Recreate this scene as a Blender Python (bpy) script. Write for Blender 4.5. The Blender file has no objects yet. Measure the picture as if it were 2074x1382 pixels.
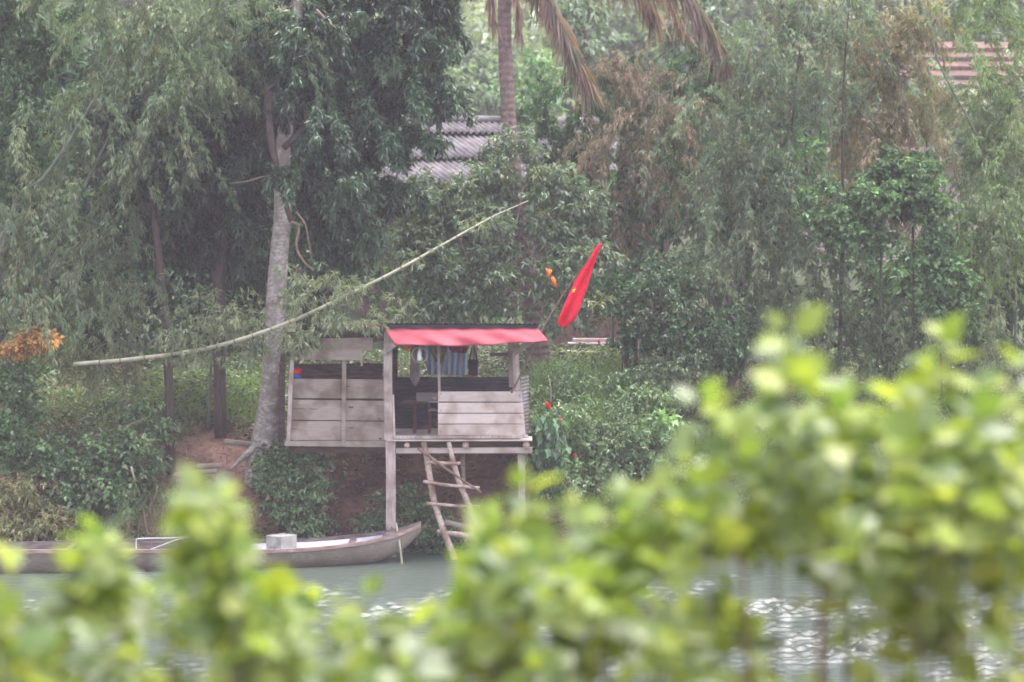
import bpy, math, random
import numpy as np
from mathutils import Vector, Matrix, Euler
sc = bpy.context.scene
R = math.radians
# ------------------------------------------------------------------ camera
CAM_Z = 7.3; F = 6000.0; PITCH = math.atan(291.0/F)
cd = bpy.data.cameras.new('camera'); cam = bpy.data.objects.new('camera', cd)
sc.collection.objects.link(cam); sc.camera = cam
cam.location = (0, 0, CAM_Z); cam.rotation_euler = (math.pi/2-PITCH, 0, 0)
cd.sensor_width = 36; cd.lens = 36*F/2074; cd.clip_start = 0.5; cd.clip_end = 2000
cd.dof.use_dof = True; cd.dof.focus_distance = 45.0; cd.dof.aperture_fstop = 2.0
# ------------------------------------------------------------------ sky, overcast light
w = bpy.data.worlds.new('World'); sc.world = w; w.use_nodes = True
SUN_EL, SUN_ROT = 72, 55
nt = w.node_tree; nt.nodes.clear()
sky = nt.nodes.new('ShaderNodeTexSky'); sky.sky_type = 'NISHITA'; sky.sun_disc = False
sky.sun_elevation = R(SUN_EL); sky.sun_rotation = R(SUN_ROT); sky.air_density = 1.5; sky.dust_density = 5; sky.ozone_density = 1
hs = nt.nodes.new('ShaderNodeHueSaturation'); hs.inputs['Saturation'].default_value = 0.30
bgn = nt.nodes.new('ShaderNodeBackground'); bgn.inputs['Strength'].default_value = 0.15
mx = nt.nodes.new('ShaderNodeMix'); mx.data_type = 'RGBA'; mx.blend_type = 'MULTIPLY'; mx.inputs[0].default_value = 1
mx.inputs[7].default_value = (1.0, 0.945, 1.035, 1)
wo = nt.nodes.new('ShaderNodeOutputWorld')
nt.links.new(sky.outputs[0], hs.inputs['Color']); nt.links.new(hs.outputs[0], mx.inputs[6])
nt.links.new(mx.outputs[2], bgn.inputs[0]); nt.links.new(bgn.outputs[0], wo.inputs[0])
sd = bpy.data.lights.new('sun', 'SUN'); sd.energy = 1.0; sd.angle = R(38); sd.color = (1, 0.95, 0.9)
so = bpy.data.objects.new('sun', sd); sc.collection.objects.link(so)
_az = R(SUN_ROT)   # sun direction: behind and above the camera, to the right
_d = Vector((math.sin(_az)*math.cos(R(SUN_EL)), math.cos(_az)*math.cos(R(SUN_EL)), math.sin(R(SUN_EL))))
so.rotation_euler = _d.to_track_quat('Z', 'Y').to_euler(); so.location = (0, -20, 60)
sc.view_settings.view_transform = 'Standard'; sc.view_settings.look = 'None'
sc.view_settings.exposure = 1.9; sc.view_settings.gamma = 1
sc.cycles.use_denoising = True
sc.cycles.max_bounces = 8; sc.cycles.transmission_bounces = 4; sc.cycles.volume_bounces = 1
sc.cycles.diffuse_bounces = 3; sc.cycles.glossy_bounces = 3
random.seed(7); rng = np.random.default_rng(7)
# ------------------------------------------------------------------ helpers
def W(px, py, Y):
    dx = (px-1037)/F; dy = (691-py)/F
    d = Vector((dx, math.cos(PITCH)+dy*math.sin(PITCH), -math.sin(PITCH)+dy*math.cos(PITCH)))
    t = Y/d.y
    return Vector((d.x*t, Y, CAM_Z+d.z*t))
def link(o): sc.collection.objects.link(o); return o
def tag(o, label=None, cat=None, group=None, kind=None):
    if label: o['label'] = label
    if cat: o['category'] = cat
    if group: o['group'] = group
    if kind: o['kind'] = kind
    return o
def thing(name, label, cat, loc=(0,0,0), group=None):
    o = bpy.data.objects.new(name, None); link(o); o.location = loc; o.empty_display_size = .2
    return tag(o, label, cat, group)
def prt(o, parent):
    if parent is not None:
        o.parent = parent
        o.matrix_parent_inverse = Matrix.Translation(parent.location).inverted() if parent.parent is None else Matrix.Identity(4)
    return o
def mesh_obj(name, V, Fc, mat, parent=None, smooth=False, col=None):
    """V (n,3) world coordinates, Fc faces; child vertices are stored relative to the parent's location"""
    V = np.asarray(V, dtype=np.float64)
    off = np.array(root_loc(parent)) if parent is not None else np.zeros(3)
    V = V-off
    me = bpy.data.meshes.new(name)
    if isinstance(Fc, np.ndarray):
        n, k = Fc.shape
        me.vertices.add(len(V)); me.vertices.foreach_set('co', V.astype(np.float32).ravel())
        me.loops.add(n*k); me.loops.foreach_set('vertex_index', Fc.astype(np.int32).ravel())
        me.polygons.add(n); me.polygons.foreach_set('loop_start', np.arange(0, n*k, k, dtype=np.int32))
        me.polygons.foreach_set('loop_total', np.full(n, k, dtype=np.int32))
        me.update(calc_edges=True)
    else:
        me.from_pydata([tuple(v) for v in V], [], Fc); me.update()
    if col is not None:
        at = me.color_attributes.new('col', 'FLOAT_COLOR', 'POINT')
        c4 = np.ones((len(V), 4), dtype=np.float32); c4[:, :3] = col
        at.data.foreach_set('color', c4.ravel())
    me.materials.append(mat)
    if smooth: me.polygons.foreach_set('use_smooth', np.ones(len(me.polygons), dtype=bool))
    o = bpy.data.objects.new(name, me); link(o)
    if parent is not None: o.parent = parent
    return o
def root_loc(o):
    l = Vector((0,0,0))
    while o is not None: l += o.location; o = o.parent
    return l
class MB:
    def __init__(s): s.v = []; s.f = []
    def add(s, vs, fs):
        b = len(s.v); s.v += [tuple(v) for v in vs]; s.f += [tuple(b+i for i in f) for f in fs]
    def hexa(s, p8):   # bottom 4, top 4
        s.add(p8, [(3,2,1,0),(4,5,6,7),(0,1,5,4),(1,2,6,5),(2,3,7,6),(3,0,4,7)])
    def box(s, c, d, rot=None):
        c = Vector(c); h = Vector(d)/2; m = rot if rot is not None else Matrix.Identity(3)
        s.hexa([c+m@Vector((x*h.x, y*h.y, z*h.z)) for z in (-1,1) for x, y in ((-1,-1),(1,-1),(1,1),(-1,1))])
    def beam(s, a, b, wd, dp, jit=0.0, seg=1):
        """timber from a to b, width wd across the view, depth dp along y; slight taper and wander"""
        a = Vector(a); b = Vector(b); ax = (b-a).normalized()
        side = ax.cross(Vector((0,1,0)))
        if side.length < .1: side = ax.cross(Vector((0,0,1)))
        side.normalize(); bk = side.cross(ax).normalized()
        rings = []
        for i in range(seg+1):
            c = a.lerp(b, i/seg)+side*random.uniform(-jit, jit)
            k = 1+random.uniform(-1, 1)*jit*4
            rings.append([c+side*x*wd/2*k+bk*y*dp/2 for x, y in ((-1,-1),(1,-1),(1,1),(-1,1))])
        vs = [v for r in rings for v in r]; fs = [(3,2,1,0), tuple(range(4*seg, 4*seg+4))]
        for i in range(seg):
            for k in range(4):
                fs.append((4*i+k, 4*i+(k+1)%4, 4*i+4+(k+1)%4, 4*i+4+k))
        s.add(vs, fs)
    def tube(s, pts, rad, n=8, cap=True):
        pts = [Vector(p) for p in pts]; m = len(pts)
        if not hasattr(rad, '__len__'): rad = [rad]*m
        vs = []
        for i, p in enumerate(pts):
            t = (pts[min(i+1, m-1)]-pts[max(i-1, 0)]).normalized()
            u = t.cross(Vector((0,1,0)))
            if u.length < .15: u = t.cross(Vector((1,0,0)))
            u.normalize(); v = t.cross(u)
            for k in range(n):
                a = 2*math.pi*k/n; vs.append(p+(u*math.cos(a)+v*math.sin(a))*rad[i])
        fs = []
        for i in range(m-1):
            for k in range(n): fs.append((i*n+k, i*n+(k+1)%n, (i+1)*n+(k+1)%n, (i+1)*n+k))
        if cap: fs += [tuple(reversed(range(n))), tuple((m-1)*n+k for k in range(n))]
        s.add(vs, fs)
    def build(s, name, mat, parent=None, smooth=False, bevel=0):
        o = mesh_obj(name, s.v, s.f, mat, parent, smooth)
        if bevel:
            b = o.modifiers.new('bevel', 'BEVEL'); b.width = bevel; b.segments = 2; b.limit_method = 'ANGLE'
        return o
def smoothpath(pts, n=6):
    pts = [Vector(p) for p in pts]; out = []
    P = [pts[0]*2-pts[1]]+pts+[pts[-1]*2-pts[-2]]
    for i in range(1, len(P)-2):
        for k in range(n):
            t = k/n
            out.append(.5*((2*P[i])+(P[i+1]-P[i-1])*t+(2*P[i-1]-5*P[i]+4*P[i+1]-P[i+2])*t*t+(3*P[i]-P[i-1]-3*P[i+1]+P[i+2])*t**3))
    out.append(pts[-1]); return out
def lerpr(a, b, n): return [a+(b-a)*i/(n-1) for i in range(n)]
# ------------------------------------------------------------------ materials
def newmat(name):
    m = bpy.data.materials.new(name); m.use_nodes = True; return m, m.node_tree, m.node_tree.nodes['Principled BSDF']
def noise_mat(name, c1, c2, scale=4, rough=.8, stretch=(1,1,1), c3=None, bump=.2, det=6, spec=.3, bscale=None, lo=.35, hi=.65, bdist=.02):
    m, t, b = newmat(name)
    tc = t.nodes.new('ShaderNodeTexCoord'); mp = t.nodes.new('ShaderNodeMapping'); mp.inputs['Scale'].default_value = stretch
    n1 = t.nodes.new('ShaderNodeTexNoise'); n1.inputs['Scale'].default_value = scale; n1.inputs['Detail'].default_value = det
    cr = t.nodes.new('ShaderNodeValToRGB'); e = cr.color_ramp.elements
    e[0].position = lo; e[0].color = (*c1, 1); e[1].position = hi; e[1].color = (*c2, 1)
    t.links.new(tc.outputs['Object'], mp.inputs[0]); t.links.new(mp.outputs[0], n1.inputs['Vector']); t.links.new(n1.outputs[0], cr.inputs[0])
    out = cr.outputs[0]
    if c3:
        n3 = t.nodes.new('ShaderNodeTexNoise'); n3.inputs['Scale'].default_value = scale*.45; n3.inputs['Detail'].default_value = 7
        t.links.new(tc.outputs['Object'], n3.inputs['Vector'])
        r3 = t.nodes.new('ShaderNodeValToRGB'); r3.color_ramp.elements[0].position = .46; r3.color_ramp.elements[1].position = .64
        t.links.new(n3.outputs[0], r3.inputs[0])
        mm = t.nodes.new('ShaderNodeMix'); mm.data_type = 'RGBA'; mm.inputs[7].default_value = (*c3, 1)
        t.links.new(r3.outputs[0], mm.inputs[0]); t.links.new(out, mm.inputs[6]); out = mm.outputs[2]
    if 'timber' in name or 'boat' in name:      # boards of one part differ in tone
        gi = t.nodes.new('ShaderNodeNewGeometry'); mi = t.nodes.new('ShaderNodeMapRange'); mi.inputs[3].default_value = .84; mi.inputs[4].default_value = 1.1
        t.links.new(gi.outputs['Random Per Island'], mi.inputs[0]); vm = t.nodes.new('ShaderNodeVectorMath'); vm.operation = 'SCALE'
        t.links.new(out, vm.inputs[0]); t.links.new(mi.outputs[0], vm.inputs['Scale']); out = vm.outputs[0]
    t.links.new(out, b.inputs['Base Color']); b.inputs['Roughness'].default_value = rough; b.inputs['Specular IOR Level'].default_value = spec
    if bump:
        nb = t.nodes.new('ShaderNodeTexNoise'); nb.inputs['Scale'].default_value = bscale or scale*4; nb.inputs['Detail'].default_value = 6
        t.links.new(mp.outputs[0], nb.inputs['Vector'])
        bp = t.nodes.new('ShaderNodeBump'); bp.inputs['Strength'].default_value = bump; bp.inputs['Distance'].default_value = bdist
        t.links.new(nb.outputs[0], bp.inputs['Height']); t.links.new(bp.outputs[0], b.inputs['Normal'])
    return m
def leaf_mat(name, rough=.5, trans=.35, spec=.4, tint=(1.15,1.25,.6)):
    m, t, b = newmat(name)
    a = t.nodes.new('ShaderNodeAttribute'); a.attribute_name = 'col'
    t.links.new(a.outputs['Color'], b.inputs['Base Color']); b.inputs['Roughness'].default_value = rough
    b.inputs['Specular IOR Level'].default_value = spec
    tr = t.nodes.new('ShaderNodeBsdfTranslucent'); mu = t.nodes.new('ShaderNodeMix'); mu.data_type = 'RGBA'; mu.blend_type = 'MULTIPLY'
    mu.inputs[0].default_value = 1; mu.inputs[7].default_value = (*tint, 1)
    t.links.new(a.outputs['Color'], mu.inputs[6]); t.links.new(mu.outputs[2], tr.inputs[0])
    ms = t.nodes.new('ShaderNodeMixShader'); ms.inputs[0].default_value = trans
    t.links.new(b.outputs[0], ms.inputs[1]); t.links.new(tr.outputs[0], ms.inputs[2])
    t.links.new(ms.outputs[0], t.nodes['Material Output'].inputs[0])
    return m
M = {}
M['wood_pale'] = noise_mat('pale weathered timber', (.54,.465,.425), (.65,.575,.54), 5, stretch=(.8,3,12), c3=(.40,.32,.275), bump=.2, det=9, lo=.3, hi=.7)
M['wood_post'] = noise_mat('weathered post timber', (.38,.32,.29), (.58,.51,.48), 6, stretch=(6,6,.6), c3=(.28,.225,.20), bump=.3)
M['wood_grey'] = noise_mat('grey brown plank timber', (.29,.24,.205), (.38,.325,.29), 5, stretch=(.8,3,11), c3=(.19,.145,.12), bump=.25, det=9, lo=.3, hi=.7)
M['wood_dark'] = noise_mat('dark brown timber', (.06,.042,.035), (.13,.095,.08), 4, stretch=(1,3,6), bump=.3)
M['wood_red'] = noise_mat('dark red brown timber', (.06,.022,.018), (.12,.05,.04), 4, stretch=(3,3,1), bump=.2, rough=.6)
M['log'] = noise_mat('stripped log', (.33,.26,.22), (.56,.46,.40), 6, stretch=(3,3,3), c3=(.20,.13,.10), bump=.4)
M['bark_pale'] = noise_mat('pale mottled bark', (.27,.245,.22), (.50,.475,.45), 9, stretch=(1.2,1.2,2.2), c3=(.24,.21,.18), bump=.35, lo=.38, hi=.66, bdist=.04)
M['bark_brown'] = noise_mat('brown bark', (.055,.043,.036), (.105,.083,.07), 8, stretch=(3,3,.7), bump=.6)
M['bark_grey'] = noise_mat('grey palm bark', (.17,.12,.105), (.28,.21,.19), 5, stretch=(2,2,2), bump=.6)
M['branch'] = noise_mat('tan branch bark', (.12,.085,.06), (.24,.175,.13), 8, bump=.3)
M['bamboo'] = noise_mat('pale green bamboo culm', (.25,.26,.18), (.38,.38,.28), 5, rough=.5, bump=.05)
M['culm_dark'] = noise_mat('grey green bamboo culm', (.09,.12,.085), (.17,.20,.14), 5, rough=.6, bump=.05)
M['tarp'] = noise_mat('red plastic tarpaulin', (.26,.032,.05), (.33,.05,.07), 3, rough=.55, spec=.25, bump=.2, bscale=3, bdist=.05)
M['tin'] = noise_mat('grey corrugated tin', (.13,.14,.155), (.26,.27,.29), 3, rough=.55, stretch=(1,1,.4), c3=(.16,.12,.10), bump=.1)
M['tin_shade_dark'] = noise_mat('dark shade-toned corrugated tin', (.018,.017,.026), (.045,.04,.052), 3, rough=.6, bump=.1)  # darkened so the tin's own colour carries the shade inside the hut
M['cement'] = noise_mat('grey fibre cement', (.11,.10,.105), (.20,.185,.19), 3, rough=.9, c3=(.09,.085,.085), bump=.2)
M['flag'] = noise_mat('bright red cloth', (.72,.012,.045), (.8,.02,.06), 3, rough=.85, bump=.08, spec=.1)
M['star'] = noise_mat('yellow cloth', (.85,.6,.03), (.9,.66,.05), 3, rough=.85, bump=0, spec=.1)
M['white'] = noise_mat('white plastic sheet', (.50,.49,.50), (.68,.66,.68), 4, c3=(.30,.33,.42), rough=.6, bump=.1)
M['foam'] = noise_mat('weathered grey box board', (.26,.27,.25), (.42,.43,.41), 6, rough=.85, c3=(.28,.27,.24), bump=.2)
M['silver'] = noise_mat('galvanised pipe', (.5,.53,.58), (.65,.68,.72), 8, rough=.4, bump=0)
M['hull'] = noise_mat('worn boat planking', (.20,.175,.15), (.31,.28,.245), 6, stretch=(2,2,8), c3=(.22,.185,.155), bump=.3)
M['hull_dark'] = noise_mat('dark boat timber', (.07,.055,.055), (.17,.14,.14), 3, stretch=(1,2,7), bump=.3)
M['gunwale'] = noise_mat('red brown boat rail', (.24,.16,.14), (.40,.31,.28), 4, stretch=(1,2,5), bump=.3)
M['brick'] = noise_mat('pinkish brick', (.30,.17,.15), (.46,.31,.28), 9, bump=.4)
M['plaster'] = noise_mat('pale plaster ledge', (.50,.40,.38), (.68,.58,.55), 4, bump=.2)
M['tile'] = noise_mat('old red roof tile', (.12,.065,.055), (.21,.125,.10), 5, c3=(.10,.075,.065), bump=.4)
M['black'] = noise_mat('black cloth', (.008,.008,.012), (.02,.02,.026), 6, rough=.9, bump=.2)
M['grey_cloth'] = noise_mat('grey cloth', (.20,.18,.18), (.30,.275,.275), 5, rough=.95, bump=.4)
M['olive_cloth'] = noise_mat('olive straw', (.12,.12,.06), (.22,.20,.11), 8, rough=.95, bump=.4)
M['maroon'] = noise_mat('maroon cloth', (.12,.012,.02), (.2,.02,.035), 6, rough=.9, bump=.3)
M['orange'] = noise_mat('orange cloth', (.75,.16,.02), (.88,.28,.05), 6, rough=.8, bump=.3)
M['amber'] = noise_mat('faded orange tarp', (.60,.26,.06), (.78,.45,.16), 9, rough=.8, bump=.5)
M['red'] = noise_mat('red plastic', (.6,.02,.02), (.75,.04,.04), 6, rough=.5, bump=0)
M['blue'] = noise_mat('blue plastic', (.02,.06,.35), (.04,.10,.5), 6, rough=.5, bump=0)
M['leaf'] = leaf_mat('matte foliage', .55, .30, .25)
M['leaf_gloss'] = leaf_mat('glossy foliage', .38, .28, .55)
M['leaf_near'] = leaf_mat('thin glossy leaves', .36, .46, .5, (1.25,1.3,.5))
M['petal'] = leaf_mat('petals', .6, .3, .2, (1,1,1))
# striped curtain
m, t, b = newmat('blue and white striped plastic')
tc = t.nodes.new('ShaderNodeTexCoord'); wv = t.nodes.new('ShaderNodeTexWave'); wv.inputs['Scale'].default_value = 2.6; wv.inputs['Distortion'].default_value = 3.5
wv.inputs['Detail'].default_value = 3; wv.inputs['Detail Scale'].default_value = .8
cr = t.nodes.new('ShaderNodeValToRGB'); cr.color_ramp.elements[0].color = (.55,.52,.55,1); cr.color_ramp.elements[0].position = .45
cr.color_ramp.elements[1].color = (.08,.28,.60,1); cr.color_ramp.elements[1].position = .62
t.links.new(tc.outputs['Object'], wv.inputs[0]); t.links.new(wv.outputs[0], cr.inputs[0]); t.links.new(cr.outputs[0], b.inputs['Base Color']); b.inputs['Roughness'].default_value = .6
M['stripe'] = m
# ground: red earth, darker damp patches, leaf litter
m, t, b = newmat('red earth')
tc = t.nodes.new('ShaderNodeTexCoord'); n1 = t.nodes.new('ShaderNodeTexNoise'); n1.inputs['Scale'].default_value = .9; n1.inputs['Detail'].default_value = 9
n2 = t.nodes.new('ShaderNodeTexNoise'); n2.inputs['Scale'].default_value = 9; n2.inputs['Detail'].default_value = 8
c1 = t.nodes.new('ShaderNodeValToRGB'); c1.color_ramp.elements[0].color = (.10,.062,.048,1); c1.color_ramp.elements[0].position = .35
c1.color_ramp.elements[1].color = (.33,.20,.15,1); c1.color_ramp.elements[1].position = .62
mm = t.nodes.new('ShaderNodeMix'); mm.data_type = 'RGBA'; mm.blend_type = 'OVERLAY'; mm.inputs[0].default_value = .6
for n in (n1, n2): t.links.new(tc.outputs['Object'], n.inputs['Vector'])
t.links.new(n1.outputs[0], c1.inputs[0]); t.links.new(c1.outputs[0], mm.inputs[6]); t.links.new(n2.outputs[0], mm.inputs[7])
sx = t.nodes.new('ShaderNodeSeparateXYZ'); t.links.new(tc.outputs['Object'], sx.inputs[0])
gy = t.nodes.new('ShaderNodeMapRange'); gy.inputs[1].default_value = 66; gy.inputs[2].default_value = 69; t.links.new(sx.outputs['Y'], gy.inputs[0])
gm = t.nodes.new('ShaderNodeMix'); gm.data_type = 'RGBA'; gm.inputs[7].default_value = (.06,.075,.04,1)
t.links.new(gy.outputs[0], gm.inputs[0]); t.links.new(mm.outputs[2], gm.inputs[6])
t.links.new(gm.outputs[2], b.inputs['Base Color']); b.inputs['Roughness'].default_value = .95; b.inputs['Specular IOR Level'].default_value = .15
bp = t.nodes.new('ShaderNodeBump'); bp.inputs['Strength'].default_value = .8; bp.inputs['Distance'].default_value = .08
t.links.new(n2.outputs[0], bp.inputs['Height']); t.links.new(bp.outputs[0], b.inputs['Normal'])
M['earth'] = m
M['hill'] = noise_mat('wooded slope soil', (.05,.075,.03), (.12,.15,.06), .25, bump=.5, bdist=.3)
# river water
m, t, b = newmat('river water')
b.inputs['Base Color'].default_value = (.06,.08,.065,1); b.inputs['Roughness'].default_value = .33; b.inputs['IOR'].default_value = 1.5
tc = t.nodes.new('ShaderNodeTexCoord')
def wn(scale, st, det=3, w4=None):
    mp = t.nodes.new('ShaderNodeMapping'); mp.inputs['Scale'].default_value = st; t.links.new(tc.outputs['Object'], mp.inputs[0])
    n = t.nodes.new('ShaderNodeTexNoise'); n.inputs['Scale'].default_value = scale; n.inputs['Detail'].default_value = det; n.inputs['Roughness'].default_value = .6
    t.links.new(mp.outputs[0], n.inputs['Vector']); return n
na = wn(4.2, (1,.75,1), 4); nb = wn(.22, (1,.5,1), 3)
mr = t.nodes.new('ShaderNodeMapRange'); mr.inputs[1].default_value = .38; mr.inputs[2].default_value = .62; mr.inputs[3].default_value = .45; mr.inputs[4].default_value = 1.25
t.links.new(nb.outputs[0], mr.inputs[0])
# the sheltered strip under the bank is calmer than open water
sx = t.nodes.new('ShaderNodeSeparateXYZ'); t.links.new(tc.outputs['Object'], sx.inputs[0])
my = t.nodes.new('ShaderNodeMapRange'); my.inputs[1].default_value = 59.5; my.inputs[2].default_value = 51.5; my.inputs[3].default_value = .10; my.inputs[4].default_value = 1.0
t.links.new(sx.outputs['Y'], my.inputs[0])
mul = t.nodes.new('ShaderNodeMath'); mul.operation = 'MULTIPLY'; t.links.new(mr.outputs[0], mul.inputs[0]); t.links.new(my.outputs[0], mul.inputs[1])
mul2 = t.nodes.new('ShaderNodeMath'); mul2.operation = 'MULTIPLY'; t.links.new(na.outputs[0], mul2.inputs[0]); t.links.new(mul.outputs[0], mul2.inputs[1])
bp = t.nodes.new('ShaderNodeBump'); bp.inputs['Strength'].default_value = 1; bp.inputs['Distance'].default_value = .03
t.links.new(mul2.outputs[0], bp.inputs['Height']); t.links.new(bp.outputs[0], b.inputs['Normal'])
M['water'] = m
# ------------------------------------------------------------------ terrain
PY = np.array([-80, 7.5, 9.5, 14, 22, 40, 59.6, 60.4, 60.9, 61.6, 62.4, 64, 67, 75, 90, 120, 170, 260, 420, 900.])
PZ = np.array([5.2, 5.2, 5.0, 3.6, -1.2, -2.5, -1.0, -.15, .35, 1.15, 1.95, 2.7, 3.5, 4.0, 4.8, 7.5, 17, 42, 80, 95.])
def hsh(x, y):
    return (np.sin(x*1.7+y*.6)*.5+np.sin(x*.63-y*1.3+1.7)*.7+np.sin(x*3.9+y*2.9+.4)*.22+np.sin(x*7.7-y*6.1)*.1)
def zt(x, y):
    x = np.asarray(x, float); y = np.asarray(y, float)
    yy = y+.28*np.sin(x*.55+.8)*np.clip((y-30)/20, 0, 1)
    z = np.interp(yy, PY, PZ)
    rough = np.clip((y-59.5)/2, 0, 1)*.09+np.clip((y-90)/60, 0, 1)*1.5
    z = z+hsh(x, y)*rough
    under = np.clip(1-np.abs((x+2.0)/2.9)**4, 0, 1)*np.clip(1-np.abs((y-62.1)/1.6)**4, 0, 1)
    return z-under*.8
def grid_terrain(name, xs, ys, mat):
    X, Y = np.meshgrid(xs, ys); Z = zt(X, Y)
    V = np.stack([X.ravel(), Y.ravel(), Z.ravel()], 1); nx = len(xs); ny = len(ys)
    i = np.arange(ny-1)[:, None]*nx+np.arange(nx-1)[None, :]; i = i.ravel()
    Fc = np.stack([i, i+1, i+nx+1, i+nx], 1)
    return mesh_obj(name, V, Fc, mat, None, True)
xs = np.concatenate([np.linspace(-120, -30, 38)[:-1], np.linspace(-30, -14, 20)[:-1], np.linspace(-14, 14, 260)[:-1], np.linspace(14, 30, 20)[:-1], np.linspace(30, 120, 38)])
ys = np.concatenate([np.linspace(-5, 6, 20)[:-1], np.linspace(6, 59, 60)[:-1], np.linspace(59, 70, 120)[:-1], np.linspace(70, 110, 60)[:-1], np.linspace(110, 320, 90)])
tag(grid_terrain('ground', xs, ys, M['earth']), kind='structure')
wx = np.concatenate([np.linspace(-119, -9.5, 60)[:-1], np.linspace(-9.5, 9.5, 480)[:-1], np.linspace(9.5, 119, 60)])
wy = np.concatenate([np.linspace(14, 42, 60)[:-1], np.linspace(42, 61.6, 440)])
XX, YY = np.meshgrid(wx, wy); ZZ = np.zeros_like(XX)
wr = np.random.default_rng(3)
for k in range(70):
    lam = math.exp(wr.uniform(math.log(.14), math.log(.55))); th = wr.normal()*.5+math.pi/2
    kx, ky = math.cos(th)*2*math.pi/lam, math.sin(th)*2*math.pi/lam
    ZZ += lam**1.1*.019*np.sin(kx*XX+ky*YY+wr.uniform(0, 6.28)+1.5*np.sin(XX*wr.uniform(.5,1.5)+YY*wr.uniform(.5,1.5)))
pt = np.clip(.62+.5*np.sin(XX*.55+1.3*np.sin(YY*.5))*np.sin(YY*.9+XX*.21+1)+.3*np.sin(XX*1.9-YY*1.1), .12, 1.3)
fade = np.clip((59.3-YY)/7.5, 0.07, 1)*np.clip((10.5-np.abs(XX))/1.0, 0, 1)*np.clip((YY-41)/3, 0, 1)
ZZ *= pt*fade
i = (np.arange(len(wy)-1)[:, None]*len(wx)+np.arange(len(wx)-1)[None, :]).ravel()
tag(mesh_obj('water', np.stack([XX.ravel(), YY.ravel(), ZZ.ravel()], 1), np.stack([i, i+1, i+len(wx)+1, i+len(wx)], 1), M['water'], None, True), kind='structure')
# ------------------------------------------------------------------ foliage generators
DENS = 2.4; LIFT = 1.45
def nrm(a): return a/np.maximum(np.linalg.norm(a, axis=-1, keepdims=True), 1e-9)
def leaf_mesh(name, P, D, L, Wd, C, mat, parent=None, droop=.15, fold=.25):
    n = len(P); D = nrm(D); N = nrm(rng.normal(size=(n, 3))*.55+np.array([0, 0, 1.]))
    S = nrm(np.cross(D, N)); N = nrm(np.cross(S, D)); L = L[:, None]; Wd = Wd[:, None]
    dn = np.array([0, 0, -1.])
    mid = P+D*L*.45
    a = P; b_ = mid+S*Wd*.5+N*Wd*fold; c = P+D*L+dn*L*droop; d = mid-S*Wd*.5+N*Wd*fold
    V = np.stack([a, b_, c, d], 1).reshape(-1, 3)
    Fc = np.arange(4*n).reshape(n, 4)
    # two triangles folded at the midrib: a-b-c and a-c-d
    T = np.concatenate([Fc[:, [0, 1, 2]], Fc[:, [0, 2, 3]]], 1).reshape(-1, 3)
    return mesh_obj(name, V, T, mat, parent, False, np.repeat(C, 4, axis=0))
def pick(pal, n):
    cols = np.array([c for c, p in pal]); pr = np.array([p for c, p in pal], float); pr /= pr.sum()
    return cols[rng.choice(len(pal), n, p=pr)]
def sprigs(P0, D0, k, Lm, Wm, spread, droop, pal, bright, stem=.12, mixsub=None):
    n = len(P0); idx = np.repeat(np.arange(n), k); m = len(idx)
    u = rng.random(m)[:, None]
    P = P0[idx]+D0[idx]*stem*u
    D = nrm(D0[idx]*(1.0-.3*u)+rng.normal(size=(m, 3))*spread+np.array([0, 0, -droop]))
    L = Lm*rng.uniform(.65, 1.25, m); Wd = Wm*rng.uniform(.7, 1.25, m)
    C = pick(pal, n)[idx]*.35+pick(pal, m)*.35+(mixsub[idx] if mixsub is not None else pick(pal, m))*.3
    C = C*(bright[idx]*rng.uniform(.75, 1.3, m))[:, None]
    return P, D, L, Wd, C
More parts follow.
